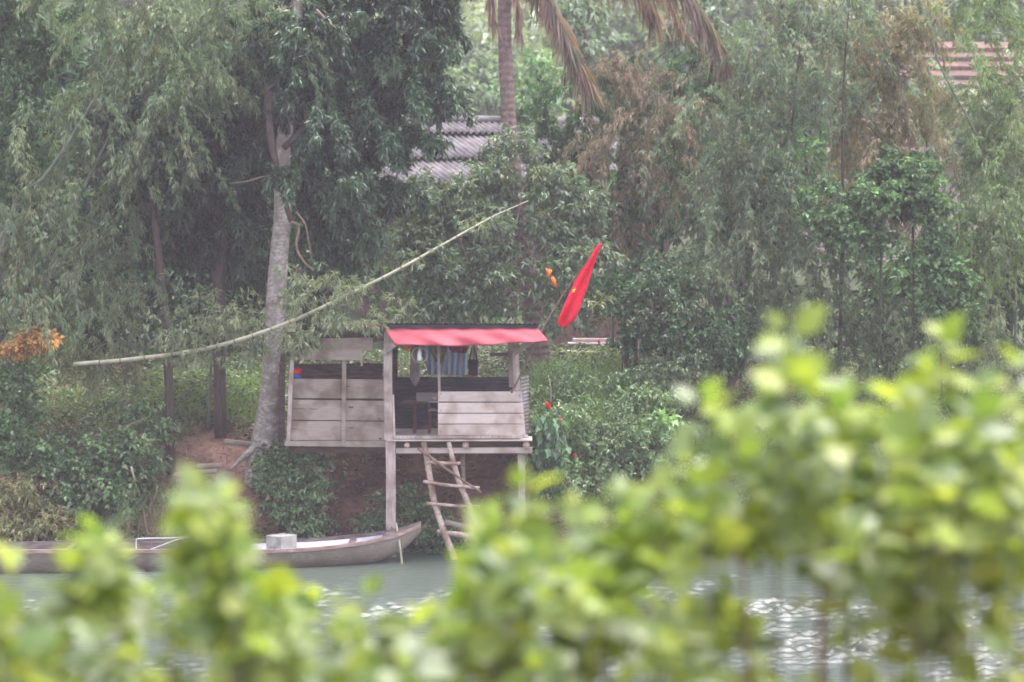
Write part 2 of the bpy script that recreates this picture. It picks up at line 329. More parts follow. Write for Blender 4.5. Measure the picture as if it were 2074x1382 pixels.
def crown(name, ells, mat, pal, parent=None, sub=.45, nsub=1.0, nsp=14, k=4, Lm=.16, Wm=.04, spread=.5, droop=.5, stem=.12, vary=.35, plume=0, flat=.5, out=.5, clip=None):
    """ells: (px, py, Y, rx_px, rz_px, ry_m, density) blobs of leafy twigs, each broken into many small clumps"""
    A = [[] for _ in range(5)]
    for (px, py, Y, rx, rz, ry, dens) in ells:
        c = np.array(W(px, py, Y)); s = Y/F; r = np.array([rx*s, ry, rz*s])
        vol = r[0]*r[1]*r[2]
        ns = max(3, int(DENS*nsub*dens*5.0*(r[0]*r[2]+r[0]*r[1]+r[1]*r[2])/(3*sub*sub)))
        q = nrm(rng.normal(size=(ns, 3)))*(rng.random(ns)**.42)[:, None]
        sc_ = c+q*r
        sb = sub*rng.uniform(.5, 1.3, ns)
        br = rng.uniform(1-vary, 1+vary, ns); hue = pick(pal, ns)
        idx = np.repeat(np.arange(ns), nsp)
        g = rng.normal(size=(len(idx), 3))*np.array([.55, .55, .55*flat])
        if plume:      # arching, drooping strands
            tt = rng.random(len(idx))[:, None]; hd = nrm(rng.normal(size=(ns, 3))*np.array([1, .7, .12])+np.array([0, -.25, 0])); ll = plume*rng.uniform(.6, 1.35, ns)[:, None]
            P0 = sc_[idx]+(hd*ll)[idx]*tt*.75+np.array([0, 0, -1.])*ll[idx]*tt**2*.75+g*.13*(1.25-tt)+np.array([0, 0, .35])*ll[idx]
            tg = nrm(hd[idx]*.75+np.array([0, 0, -1.5])*tt)
        else:
            P0 = sc_[idx]+g*sb[idx][:, None]
        D0 = nrm(nrm(g)*out+nrm(q*r)[idx]*.35+rng.normal(size=(len(idx), 3))*.35+np.array([0, 0, -droop*.5]))
        if plume: D0 = nrm(tg*.9+rng.normal(size=(len(idx), 3))*.45)
        if clip is not None:
            keep = clip(P0); P0 = P0[keep]; D0 = D0[keep]; idx = idx[keep]
        keep = P0[:, 2] > zt(P0[:, 0], P0[:, 1])+.05
        P0 = P0[keep]; D0 = D0[keep]; idx = idx[keep]
        r5 = sprigs(P0, D0, k, Lm, Wm, spread, droop, pal, br[idx], stem, hue[idx])
        for i in range(5): A[i].append(r5[i])
    P, D, L, Wd, C = [np.concatenate(a) for a in A]
    C = C*LIFT; g_ = C.mean(axis=1, keepdims=True); C = C*1.0+g_*np.array([-.04,.04,.06])
    return leaf_mesh(name, P, D, L, Wd, C, mat, parent)
def blades(name, P, L, Wd, lean, C, mat, parent=None, curl=.6):
    n = len(P); az = rng.uniform(0, 2*math.pi, n); H = np.stack([np.cos(az), np.sin(az), np.zeros(n)], 1)
    az2 = rng.uniform(0, 2*math.pi, n); S = np.stack([np.cos(az2), np.sin(az2)*.3, np.zeros(n)], 1)
    ln = (lean*rng.uniform(.4, 1.4, n))[:, None]; L = L[:, None]; Wd = Wd[:, None]; rows = []
    for tt, ww in ((0, .7), (.35, 1), (.7, .75), (1, .06)):
        c = P+H*L*ln*(tt**1.7)+np.array([0, 0, 1.])*L*(tt-curl*ln*tt**2.6)
        rows += [c-S*Wd*.5*ww, c+S*Wd*.5*ww]
    V = np.stack(rows, 1).reshape(-1, 3); b0 = np.arange(n)[:, None]*8
    Fc = np.concatenate([b0+np.array([[0,1,3,2]]), b0+np.array([[2,3,5,4]]), b0+np.array([[4,5,7,6]])], 1).reshape(-1, 4)
    return mesh_obj(name, V, Fc, mat, parent, False, np.repeat(C, 8, axis=0))
# palettes (albedo)
PB = [((.115,.155,.082), 5), ((.155,.19,.105), 4), ((.23,.235,.14), 1.5), ((.06,.095,.06), 3), ((.27,.20,.12), .4)]      # bamboo olive
PBR = [((.095,.135,.080), 5), ((.14,.18,.11), 4), ((.21,.215,.14), 2), ((.055,.085,.055), 3), ((.25,.16,.11), .8)]
PBROWN = [((.26,.165,.125), 4), ((.34,.235,.18), 2), ((.18,.13,.095), 3), ((.09,.12,.075), 6)]
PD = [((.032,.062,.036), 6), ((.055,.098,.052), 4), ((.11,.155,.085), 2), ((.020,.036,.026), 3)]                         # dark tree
PG = [((.10,.14,.082), 5), ((.14,.18,.115), 4), ((.20,.235,.165), 2), ((.065,.095,.055), 4), ((.34,.29,.06), .35)]        # grey green
PDG = [((.045,.085,.04), 5), ((.065,.115,.05), 4), ((.10,.16,.07), 2), ((.03,.055,.03), 3)]                              # green scrub
PSC = [((.095,.155,.07), 5), ((.135,.20,.09), 4), ((.20,.25,.13), 2.5), ((.05,.08,.045), 2.5), ((.20,.17,.11), .8)]
PV = [((.085,.145,.065), 5), ((.125,.195,.085), 4), ((.20,.29,.11), 1.5), ((.055,.09,.05), 4)]                                 # bright vine
PFAR = [((.13,.165,.115), 5), ((.18,.22,.15), 3), ((.25,.28,.19), 2), ((.085,.115,.08), 3)]  # far trees: pale greyish greens with distance haze worked into the leaf colour
PY_ = [((.34,.50,.05), 5), ((.25,.40,.05), 4), ((.16,.28,.05), 3), ((.45,.52,.08), 1)]
def trunk(name, pts, rad, mat, parent, n=10, bump=0, seg=6):
    p = smoothpath([W(*q) for q in pts], seg); r = np.interp(np.linspace(0, 1, len(p)), np.linspace(0, 1, len(rad)), rad)
    if bump: r = r*(1+rng.uniform(-bump, bump, len(r)))
    m = MB(); m.tube(p, list(r), n); return m.build(name, mat, parent, True)
def base(px, Y):   # a point on the ground
    x = (px-1037)/F*Y; return Vector((x, Y, float(zt(x, Y))))
def down(q, Y):    # a thing's base under the pixel column
    return base(q, Y)

#@@SCENE
# ------------------------------------------------------------------ HUT
hut = thing('stilt_hut', 'weathered plank hut on stilts over the river with a red tarp awning', 'hut', (-2.0, 60.5, 2.3))
YF = 60.0; YL = 60.35; YB = 63.0
def bx(px0, py0, px1, py1, Y, dp, mb=None, push=0):
    a = W(px0, py0, Y); b_ = W(px1, py1, Y)
    mb.box(((a.x+b_.x)/2, Y+dp/2+push, (a.z+b_.z)/2), (abs(b_.x-a.x), dp, abs(a.z-b_.z)))
def board(mb, c, Y, dp, jz=.004):
    """c: four pixel corners bottom-left, bottom-right, top-right, top-left"""
    q = [W(x, y, Y) for x, y in c]; f = [Vector((v.x, Y, v.z+random.uniform(-jz, jz))) for v in q]; bk = [v+Vector((0, dp, 0)) for v in f]
    mb.hexa([f[0], f[1], bk[1], bk[0], f[3], f[2], bk[2], bk[3]])
# posts
m = MB(); m.beam(W(792,1150,YF+.02), W(791,893,YF+.02), .20, .16, .006, 6); m.build('post', M['wood_post'], hut, bevel=.012)
m = MB(); m.beam(W(787,892,YF+.05), W(786,672,YF+.05), .17, .13, .005, 5); m.build('post', M['wood_post'], hut, bevel=.01)
m = MB(); m.beam(W(1059,1120,YF+.25), W(1055,920,YF+.25), .14, .12, .008, 5); m.build('post', M['wood_post'], hut, bevel=.012)
m = MB(); m.beam(W(1047,792,YF+.12), W(1044,690,YF+.12), .13, .10, .006, 3); m.build('post', M['wood_post'], hut, bevel=.01)
m = MB(); m.beam(W(1036,785,YF+.30), W(1034,690,YF+.30), .10, .08, .005, 3); m.build('post', M['wood_grey'], hut, bevel=.01)
m = MB(); m.beam(W(583,900,YL-.03), W(594,700,YL-.03), .085, .07, .006, 4); m.build('post', M['wood_post'], hut, bevel=.008)
m = MB(); m.beam(W(696,902,YL-.05), W(697,728,YL-.05), .085, .05, .003, 4); m.build('post', M['wood_grey'], hut, bevel=.006)
m = MB(); m.beam(W(570,935,61.9), W(572,680,61.9), .12, .10, .006, 3); m.build('post', M['wood_dark'], hut)
m = MB(); m.tube([W(940,1000,61.0), W(937,915,61.0)], .045, 8); m.build('post', M['log'], hut, True)
for px in (600, 800, 1046):
    m = MB(); a = W(px, 760, YB); a.z = float(zt(a.x, YB))-.1; b_ = W(px, 700, YB); m.beam(a, b_, .11, .1, .004, 3); m.build('post', M['wood_dark'], hut)
# inner jamb and window stick
m = MB(); board(m, [(796,884),(801,884),(798,800),(795,800)], YF-.005, .05); m.build('door_jamb', M['wood_pale'], hut, bevel=.004)
m = MB(); m.beam(W(890,796,YF+.03), W(888,694,YF+.03), .055, .045, .003, 3); m.build('window_post', M['wood_grey'], hut, bevel=.004)
# right-hand balustrade of four boards
m = MB()
rows = [(793,814),(815.8,836),(837.8,858),(859.8,881)]
for i, (a, b_) in enumerate(rows):
    xr0 = 1056.5+i*2.1; j = random.uniform(-.012, .012)
    board(m, [(887,b_),(xr0+2,b_),(xr0,a),(887,a)], YF-.012*(i % 2)+j*.3, .028, .005)
m.build('plank_wall', M['wood_pale'], hut, bevel=.004)
for px, py, w_ in ((893,798,.02),(893,832,.018),(1052,802,.02),(1054,846,.022),(893,875,.018)):
    m = MB(); q = W(px, py, YF-.02); m.tube([q+Vector((0,-.012,0)), q+Vector((0,.02,0))], w_*.6, 6); m.build('nail', M['wood_dark'], hut)
m = MB(); board(m, [(797,889),(1071,888),(1068,882),(797,882.5)], YF-.03, .07); m.build('bottom_rail', M['wood_post'], hut, bevel=.006)
# deck
m = MB(); a = W(783,894,YF-.12); b_ = W(1078,891.5,YF-.12)
m.hexa([(a.x,YF-.12,a.z),(b_.x,YF-.12,a.z),(b_.x,YB,a.z-.0),(a.x,YB,a.z-.0),(a.x,YF-.12,b_.z),(b_.x,YF-.12,b_.z),(b_.x,YB,b_.z),(a.x,YB,b_.z)])
m.build('deck', M['wood_pale'], hut, bevel=.003)
deck_z = b_.z
m = MB(); board(m, [(802,919),(1078,919),(1078,906.5),(802,908)], YF+.0, .09); m.build('deck_beam', M['wood_pale'], hut, bevel=.008)
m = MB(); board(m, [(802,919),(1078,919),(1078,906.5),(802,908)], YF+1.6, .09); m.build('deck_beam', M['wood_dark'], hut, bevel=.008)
for i, (px, py, r) in enumerate([(824,903,.055), (943,902.5,.07), (1066,904,.075)]):
    m = MB(); a = W(px, py, YF-.10); m.tube([a, a+Vector((0,2.9,0))], [r, r*.8], 10); m.build('joist', M['log'], hut, True)
# left-hand section
m = MB()
for i, (a, b_) in enumerate([(767.5,806),(810.5,850.5),(852,891.5)]):
    board(m, [(582-i*1.2,b_),(779,b_+1),(778,a+2),(585-i*1.2,a)], YL+random.uniform(-.01, .01), .03, .008)
m.build('plank_wall', M['wood_grey'], hut, bevel=.004)
for px, py, l_, h_ in ((604,828,.30,.016),(636,829,.20,.012),(711,825,.12,.03),(595,869,.16,.010),(711,867,.10,.018),(768,849,.05,.03),(770,889,.06,.03),(705,783,.10,.016)):
    m = MB(); q = W(px, py, YL-.016); N_ = 8
    f_ = [q+Vector((math.cos(k*6.283/N_)*l_/2, 0, math.sin(k*6.283/N_)*h_/2+.004*math.sin(k*2.7))) for k in range(N_)]; b9 = [v+Vector((0,.02,0)) for v in f_]
    m.add(f_+b9, [tuple(range(N_)), tuple(reversed(range(N_, 2*N_)))]+[(k, N_+k, N_+(k+1) % N_, (k+1) % N_) for k in range(N_)]); m.build('crack', M['wood_dark'], hut)
m = MB(); board(m, [(576,904),(783,906.5),(783,894),(576,893.5)], YL-.06, .12); m.build('sill_beam', M['wood_grey'], hut, bevel=.008)
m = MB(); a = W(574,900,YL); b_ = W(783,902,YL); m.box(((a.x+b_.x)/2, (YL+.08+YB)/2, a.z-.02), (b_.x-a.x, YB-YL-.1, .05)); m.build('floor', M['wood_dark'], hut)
m = MB()
for j, (c) in enumerate([[(650,710.5),(755,711),(755,684.5),(655,686)], [(588,729),(735,730.5),(734,707.5),(592,709)]]):
    board(m, c, YL-.12-.03*j, .028, .004)
bx(730.5, 742, 734.5, 712, YL-.16, .02, m)
m.build('upper_boards', M['wood_grey'], hut, bevel=.004)
m = MB(); board(m, [(640,686),(782,686),(782,663),(700,665)], YL-.02, .03); m.build('fascia', M['wood_dark'], hut, bevel=.004)
m = MB(); board(m, [(738,733.5),(780,734.5),(780,731),(738,731)], YL-.02, .03); m.build('crossbar', M['wood_grey'], hut)
# rear walls
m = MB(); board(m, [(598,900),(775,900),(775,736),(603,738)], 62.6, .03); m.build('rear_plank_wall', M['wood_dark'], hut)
def corrug(name, a, bvec, cvec, pitch, amp, mat, parent, nb=2, nrmv=None, thick=.004):
    """sheet from corner a along bvec (across the ribs) and cvec (along the ribs)"""
    a = np.array(a, float); bv = np.array(bvec, float); cv = np.array(cvec, float)
    Lb = np.linalg.norm(bv); nx = max(8, int(Lb/pitch*6)); N = np.cross(bv, cv); N /= np.linalg.norm(N)
    tt = np.linspace(0, 1, nx+1); V = []
    for off in (0, thick):
        for j in range(nb+1):
            for i_ in tt: V.append(a+bv*i_+cv*j/nb+N*(amp*math.sin(i_*Lb/pitch*2*math.pi)+off))
    n1 = nx+1; S = n1*(nb+1); Fq = []
    for s_ in (0, 1):
        for j in range(nb):
            for i_ in range(nx):
                q = [s_*S+j*n1+i_, s_*S+j*n1+i_+1, s_*S+(j+1)*n1+i_+1, s_*S+(j+1)*n1+i_]; Fq.append(q if s_ else q[::-1])
    for i_ in range(nx):
        Fq.append([i_, i_+1, S+i_+1, S+i_]); o_ = nb*n1; Fq.append([o_+i_+1, o_+i_, S+o_+i_, S+o_+i_+1])
    return mesh_obj(name, V, Fq, mat, parent, True)
a = W(799, 764, YB-.08); b_ = W(1046, 762, YB-.08)
m = MB(); m.box(((a.x+b_.x)/2, YB+.02, deck_z+.2), (b_.x-a.x, .03, .5)); m.build('skirt_board', M['wood_dark'], hut)
corrug('rear_tin_wall', (a.x, YB-.08, deck_z), (0,0,a.z-deck_z), (b_.x-a.x,0,0), .076, .012, M['tin_shade_dark'], hut, 4)
a = W(1055, 886, YF+.08); tz = W(1056, 761, YF+.08).z
corrug('side_tin_wall', (a.x, YF+.08, a.z), (0,0,tz-a.z), (.17, .75, -.0), .075, .007, M['tin'], hut, 4)
# roof: corrugated sheets falling away to the rear
al = W(770, 655, YF-.14); ar = W(1090, 656, YF-.14)
corrug('roof', (al.x, YF-.14, al.z), (ar.x-al.x, 0, ar.z-al.z), (0, YB+.3-YF, -.50), .10, .012, M['tin_shade_dark'], hut, 3)
bl = W(579, 674, YL-.35); br = W(772, 660, YL-.35)
corrug('roof', (bl.x, YL-.35, bl.z), (br.x-bl.x, 0, br.z-bl.z), (0, YB+.2-YL, -.45), .10, .012, M['tin'], hut, 3)
m = MB(); board(m, [(776,668),(1090,667),(1086,658),(776,658)], YF-.10, .05); m.build('eaves_beam', M['tin_shade_dark'], hut)
m = MB(); board(m, [(803,906),(1072,905),(1072,895.5),(803,895.5)], YF+.12, .05); m.build('shade_strip', M['wood_dark'], hut)  # added dark strip standing in for the shade between deck and lower beam
m = MB(); board(m, [(590,918),(780,918),(780,906),(590,906)], YL+.25, .06); m.build('shade_strip', M['wood_dark'], hut)  # added dark strip standing in for the shade below the left sill
# red edge of the roof lining showing left of the awning
m = MB(); board(m, [(725,664),(776,662),(776,657),(725,659)], YF-.06, .01, .006); m.build('lining', M['tarp'], hut)
# awning: tarpaulin hanging out and down from the eaves
nu, nv = 64, 10; V = []
topc = [(777,665),(1089,664)]; bot = [(800,699),(830,698),(880,701),(940,701),(990,699),(1040,694),(1080,693),(1111,691)]
for j in range(nv+1):
    tv = j/nv
    for i in range(nu+1):
        u = i/nu; tx = topc[0][0]+(topc[1][0]-topc[0][0])*u; ty = 665-u+.8*math.sin(u*40)
        k = u*(len(bot)-1); k0 = min(int(k), len(bot)-2); fr = k-k0
        bxp = 800+(1111-800)*u; byp = np.interp(bxp, [q[0] for q in bot], [q[1] for q in bot])
        px = tx+(bxp-tx)*tv; py = ty+(byp-ty)*tv
        Yd = YF-.08-.42*tv**.8+.05*math.sin(u*9+tv*3)*tv+.035*math.sin(u*23-tv*4+1)*tv+.05*math.exp(-((u-.83-.1*tv)/.04)**2)*tv-.04*math.exp(-((u-.16-.18*tv)/.05)**2)*tv
        p = W(px, py, Yd); V.append(p)
Fq = [[j*(nu+1)+i, (j+1)*(nu+1)+i, (j+1)*(nu+1)+i+1, j*(nu+1)+i+1] for j in range(nv) for i in range(nu)]
aw = mesh_obj('awning', V, Fq, M['tarp'], hut, True); sm = aw.modifiers.new('solid', 'SOLIDIFY'); sm.thickness = .006
# braces
m = MB(); m.beam(W(774,716,YF-.02), W(801,697,YF-.30), .10, .07); m.build('brace', M['wood_post'], hut, bevel=.008)
m = MB(); m.beam(W(1042,716,YF+.06), W(1080,690,YF-.25), .09, .07); m.build('brace', M['wood_grey'], hut, bevel=.008)
m = MB(); board(m, [(992,722),(1052,721),(1052,714),(992,716)], YF+.35, .25); m.build('shelf', M['wood_dark'], hut)
# ------------------------------------------------------------------ things inside the hut
def cloth(name, L, R_, Y, mat, label, cat, amp=.03, thick=.006, n=10, group=None, freq=3):
    """cloth hanging between left and right edge curves (lists of pixel points, same length)"""
    V = []; rows = len(L); nn = 14
    for j in range(rows):
        for i in range(nn+1):
            u = i/nn; px = L[j][0]+(R_[j][0]-L[j][0])*u; py = L[j][1]+(R_[j][1]-L[j][1])*u
            V.append(W(px, py, Y+amp*math.sin(u*freq*2*math.pi+j*.5)))
    Fq = [[j*(nn+1)+i, (j+1)*(nn+1)+i, (j+1)*(nn+1)+i+1, j*(nn+1)+i+1] for j in range(rows-1) for i in range(nn)]
    o = mesh_obj(name, V, Fq, mat, None, True)
    s_ = o.modifiers.new('solid', 'SOLIDIFY'); s_.thickness = thick
    return tag(o, label, cat, group) if label else o
cloth('striped_sheet', [(849,690),(852,715),(862,740),(868,759)], [(946,690),(946,715),(945,738),(944,760)], 62.75, M['stripe'], 'blue and white striped plastic sheet hanging at the back of the hut', 'plastic sheet', .05, freq=5)
cloth('grey_rag', [(832,695),(831,730),(830,765),(838,781)], [(851,695),(852,730),(850,770),(842,783)], 61.3, M['grey_cloth'], 'long grey cloth hanging behind the round hoop in the doorway', 'cloth', .02)
cloth('olive_sack', [(869,694),(874,715),(882,733)], [(908,694),(905,715),(897,738)], 61.5, M['olive_cloth'], 'olive brown sack hanging behind the window stick', 'sack', .03)
cloth('maroon_cloth', [(910,694),(909,705),(914,714)], [(951,694),(950,706),(944,716)], 61.8, M['maroon'], 'dark maroon cloth bunched under the awning', 'cloth', .03)
# hoop with a white bottle
hp = W(850,719,59.86); m = MB()
ring = [hp+Vector((math.cos(a)*.155, .02*math.sin(2*a), math.sin(a)*.155)) for a in np.linspace(0, 2*math.pi, 33)]
m.tube(ring, .014, 6, False); m.tube([hp+Vector((0,0,.155)), hp+Vector((0,.0,.42))], .004, 5)
m.box(hp+Vector((0,.02,0)), (.02,.01,.30))
tag(m.build('hoop', M['bamboo'], None, True), 'round green hoop hanging in the hut doorway', 'hoop')
m = MB(); bp_ = W(849.5,718,59.82); m.tube([bp_+Vector((0,0,z)) for z in (-.125,-.12,.035,.07,.09,.125)], [.036,.042,.04,.031,.017,.014], 10)
M['bottle'] = noise_mat('white bottle plastic', (.82,.82,.84), (.86,.86,.88), 4, rough=.4, bump=0)
tag(m.build('white_bottle', M['bottle'], None, True), 'narrow white bottle hanging inside the green hoop', 'bottle')
m = MB(); q = W(824,706,61.2)
m.tube([q+Vector((x,0,z)) for x, z in ((-.07,.05),(-.04,0),(0,-.02),(.05,.01),(.09,.06))], [.02,.045,.05,.045,.02], 8)
tag(m.build('orange_bag', M['orange'], None, True), 'small orange bag hanging left of the hoop under the awning', 'bag')
# black shoulder bag
bag = thing('shoulder_bag', 'black bag hanging by its strap before the striped sheet', 'bag', W(958,762,61.6))
m = MB(); board(m, [(949,760),(967,762),(970,729),(947,728)], 61.6, .10); m.build('pouch', M['black'], bag, bevel=.03)
m = MB(); m.tube([W(951,730,61.65), W(955,712,61.65), W(958,690,61.65), W(962,712,61.65), W(967,730,61.65)], .018, 6); m.build('strap', M['black'], bag, True)
# table with things on it
tb = thing('table', 'dark red brown wooden table standing inside the hut doorway', 'table', (W(855,870,61.6).x, 61.7, deck_z))
tx0 = W(815,815,61.5).x; tx1 = W(905,815,61.5).x; tz_ = W(850,816,61.5).z
m = MB(); m.box(((tx0+tx1)/2, 61.75, tz_), (tx1-tx0, .6, .04)); m.build('table_top', M['wood_red'], tb, bevel=.006)
for x in (W(838,0,61.5).x, W(868,0,61.5).x):
    for y in (61.5, 62.0):
        m = MB(); m.beam((x, y, deck_z), (x, y, tz_-.02), .06, .05); m.build('leg', M['wood_red'], tb)
m = MB(); m.box((W(853,0,61.5).x, 61.5, deck_z+.12), (.32, .03, .05)); m.build('stretcher', M['wood_red'], tb)
pb = W(864,803,61.6); m = MB(); cx, cz = pb.x, tz_+.02
o_, i_, h = .21, .19, .17
for s1 in (-1, 1):
    m.box((cx+s1*o_, 61.7, cz+h/2), (.012, .30, h)); m.box((cx, 61.7+s1*.15, cz+h/2), (2*o_, .012, h))
m.box((cx, 61.7, cz+.008), (2*o_, .30, .012)); m.box((cx, 61.544, cz+h-.012), (2*o_+.02, .02, .022))
tag(m.build('plastic_tub', M['grey_cloth'], None, False, .004), 'grey plastic tub standing on the table in the hut', 'tub')
m = MB(); q = W(880,809,61.3)
m.tube([q+Vector((0,.02,-.005)), q+Vector((0,.02,.012)), q+Vector((0,.02,.03))], [.035,.05,.052], 10)
q2 = Vector((q.x-.02, 61.36, tz_+.026)); m.box(q2, (.22, .12, .012))
tag(m.build('tray', M['white'], None), 'white tray with a cup at the table edge', 'tray')
m = MB(); q = W(877,829,61.4); m.tube([q+Vector((-.06,0,0)), q+Vector((.06,0,0))], .014, 8); m.box(q+Vector((0,.06,-.03)), (.2,.14,.02))
tag(m.build('dish_rack', M['grey_cloth'], None), 'small grey rack under the tray beside the table', 'rack')
# bucket in the left window
bk = thing('bucket', 'red and blue bucket in the left end of the hut window', 'bucket', W(603,766,60.9))
q = W(603,766,60.9)
m = MB(); m.tube([q+Vector((0,0,z)) for z in (-.02,.02,.07)], [.085,.09,.095], 12); m.build('base_band', M['blue'], bk, True)
m = MB(); m.tube([q+Vector((0,0,z)) for z in (.072,.12,.18,.215)], [.09,.10,.085,.03], 12); m.build('bucket_body', M['red'], bk, True)
# ------------------------------------------------------------------ ladder
ld = thing('ladder', 'rough wooden ladder leaning from the river up to the hut deck', 'ladder', W(930,1150,59.6))
def log(name, pts, r0, r1, par, n=9, mat='log', jit=.012, sub=6):
    p = smoothpath(pts, sub); rr = [r0+(r1-r0)*i/(len(p)-1) for i in range(len(p))]; rr = [r*(1+random.uniform(-.10, .10)) for r in rr]
    p = [v+Vector((random.uniform(-jit, jit)*.5, 0, random.uniform(-jit, jit)*.3)) for v in p]
    m = MB(); m.tube(p, rr, n); return m.build(name, M[mat], par, True)
log('rail', [W(858,896,59.88), W(868,950,59.80), W(877,1005,59.74), W(893,1060,59.68), W(908,1100,59.62), W(928,1150,59.55)], .058, .075, ld)
log('rail', [W(909,896,59.88), W(917,930,59.82), W(931,980,59.76), W(948,1020,59.7), W(966,1070,59.64), W(990,1140,59.56)], .052, .068, ld)
for a, b_, r in (((864,936),(933,939),.038), ((857,976),(972,989),.036), ((863,1020),(972,1027),.036), ((885,1077),(992,1088),.052)):
    log('rung', [W(a[0],a[1],59.68), W((a[0]+b_[0])/2,(a[1]+b_[1])/2+1,59.66), W(b_[0],b_[1],59.68)], r, r*.85, ld, sub=4)
tag(log('diagonal_pole', [W(846,908,59.74), W(880,932,59.6), W(925,965,59.55), (W(975,998,59.5))], .035, .022, None, mat='branch'), 'thin crooked pole tied slanting across the top of the ladder', 'pole')
for i, (a, b_, lab) in enumerate((((900,1058),(1082,1102),'upper of two weathered logs lying slanting at the foot of the ladder'), ((908,1080),(1050,1108),'lower of two weathered logs lying slanting at the foot of the ladder'))):
    tag(log('fallen_log', [W(a[0],a[1],60.0+.2*i), W((a[0]+b_[0])/2,(a[1]+b_[1])/2,60.2), W(b_[0],b_[1],60.6)], .07, .05, None, mat='wood_grey'), lab, 'log', 'logs at the ladder foot')
# ------------------------------------------------------------------ flag and pole
tag(log('flagpole', [W(1036,796,59.93), W(1063,742,59.85), W(1093,678,59.8), W(1132,610,59.8), W(1170,555,59.8), W(1219,492,59.8)], .022, .009, None, mat='branch', jit=.004), 'thin bent pole rising from the hut rail to the red flag', 'pole')
fl = thing('flag', 'red flag with a yellow star hanging folded from the pole tip', 'flag', W(1219,492,59.8))
Lp = [(1218,493),(1207,501),(1188,531),(1172,556),(1158,583),(1147,607),(1138,628),(1131,646),(1130,656),(1136,660)]
Rp = [(1219,493),(1214,505),(1204,532),(1197,555),(1190,580),(1180,608),(1173,630),(1165,646),(1157,655),(1148,661)]
V = []; nn = 16; Ls = smoothpath([Vector((a, b_, 0)) for a, b_ in Lp], 4); Rs = smoothpath([Vector((a, b_, 0)) for a, b_ in Rp], 4)
def fpos(u, t, off=0):
    k = t*(len(Ls)-1); k0 = min(int(k), len(Ls)-2); fr = k-k0
    l = Ls[k0].lerp(Ls[k0+1], fr); r = Rs[k0].lerp(Rs[k0+1], fr); p = l.lerp(r, u)
    wd = (r-l).length/40
    dep = .10*wd*math.sin(u*math.pi*3.2+t*5)+.05*math.cos(u*9-t*4)*wd+.10*max(0, t-.75)*4*math.cos((u-.5)*12)*wd
    return W(p.x, p.y+(2.5*abs(math.sin(u*math.pi*1.5)) if t > .96 else 0), 59.78+dep-off)
for j in range(len(Ls)):
    for i in range(nn+1): V.append(fpos(i/nn, j/(len(Ls)-1)))
Fq = [[j*(nn+1)+i, (j+1)*(nn+1)+i, (j+1)*(nn+1)+i+1, j*(nn+1)+i+1] for j in range(len(Ls)-1) for i in range(nn)]
o = mesh_obj('cloth', V, Fq, M['flag'], fl, True); s_ = o.modifiers.new('solid', 'SOLIDIFY'); s_.thickness = .006
V = []; cu, ct = .22, .47
for k in range(10):
    a = math.pi/2+k*math.pi/5; r = 1 if k % 2 == 0 else .42
    u = cu+r*math.cos(a)*.13; t_ = ct-r*math.sin(a)*.026
    V.append(fpos(max(.06, u), t_, .016))
V.append(fpos(cu, ct, .018))
mesh_obj('star', V, [[10, k, (k+1) % 10] for k in range(10)], M['star'], fl, True)
# ------------------------------------------------------------------ boat
boat = thing('boat', 'long narrow wooden boat moored below the hut', 'boat', (W(400,1140,58.6).x, 58.6, 0))
st = [(-60,57.5),(60,57.75),(200,58.0),(350,58.3),(500,58.6),(620,58.85),(700,59.0),(760,59.15),(810,59.28),(853,59.4)]
near = [1117,1116,1115,1115,1116,1112,1104,1094,1081,1062]   # near rail heights
def boat_ring(i):
    px, Yc = st[i]; t = i/(len(st)-1)
    hw = [.40,.56,.68,.74,.75,.72,.64,.50,.31,.07][i]
    zr = W(px, near[i], Yc-hw).z; x = W(px, 1100, Yc).x
    zb = [-.12,-.15,-.16,-.16,-.16,-.14,-.10,-.02,.18,.56][i]
    return x, Yc, hw, zr, zb
Vo = []; Vi = []
for i in range(len(st)):
    x, yc, hw, zr, zb = boat_ring(i)
    zc = zb+(zr-zb)*.28
    Vo.append([(x,yc-hw,zr),(x,yc-hw*.93,zr-(zr-zb)*.35),(x,yc-hw*.72,zc),(x,yc-hw*.35,zb+.02),(x,yc,zb),(x,yc+hw*.35,zb+.02),(x,yc+hw*.72,zc),(x,yc+hw*.93,zr-(zr-zb)*.35),(x,yc+hw,zr+.03)])
    k = max(hw-.035, .02)
    Vi.append([(x,yc-k,zr),(x,yc-k*.9,zr-(zr-zb)*.35),(x,yc-k*.62,zc+.06),(x,yc,zb+.07),(x,yc+k*.62,zc+.06),(x,yc+k*.9,zr-(zr-zb)*.35),(x,yc+k,zr+.03)])
def dens(rows, n=5):
    cols = list(zip(*rows)); out = [smoothpath([Vector(v) for v in c], n) for c in cols]; return [list(r) for r in zip(*out)]
def loft(rows, flip=False):
    k = len(rows[0]); V = [v for r in rows for v in r]; Fq = []
    for i in range(len(rows)-1):
        for j in range(k-1):
            q = [i*k+j, (i+1)*k+j, (i+1)*k+j+1, i*k+j+1]; Fq.append(q[::-1] if flip else q)
    return V, Fq
Vo_d = dens(Vo); Vi_d = dens(Vi)
V, Fq = loft(Vo_d); mesh_obj('hull', V, Fq, M['hull'], boat, True)
V, Fq = loft(Vi_d, True); mesh_obj('inner_hull', V, Fq, M['hull_dark'], boat, True)
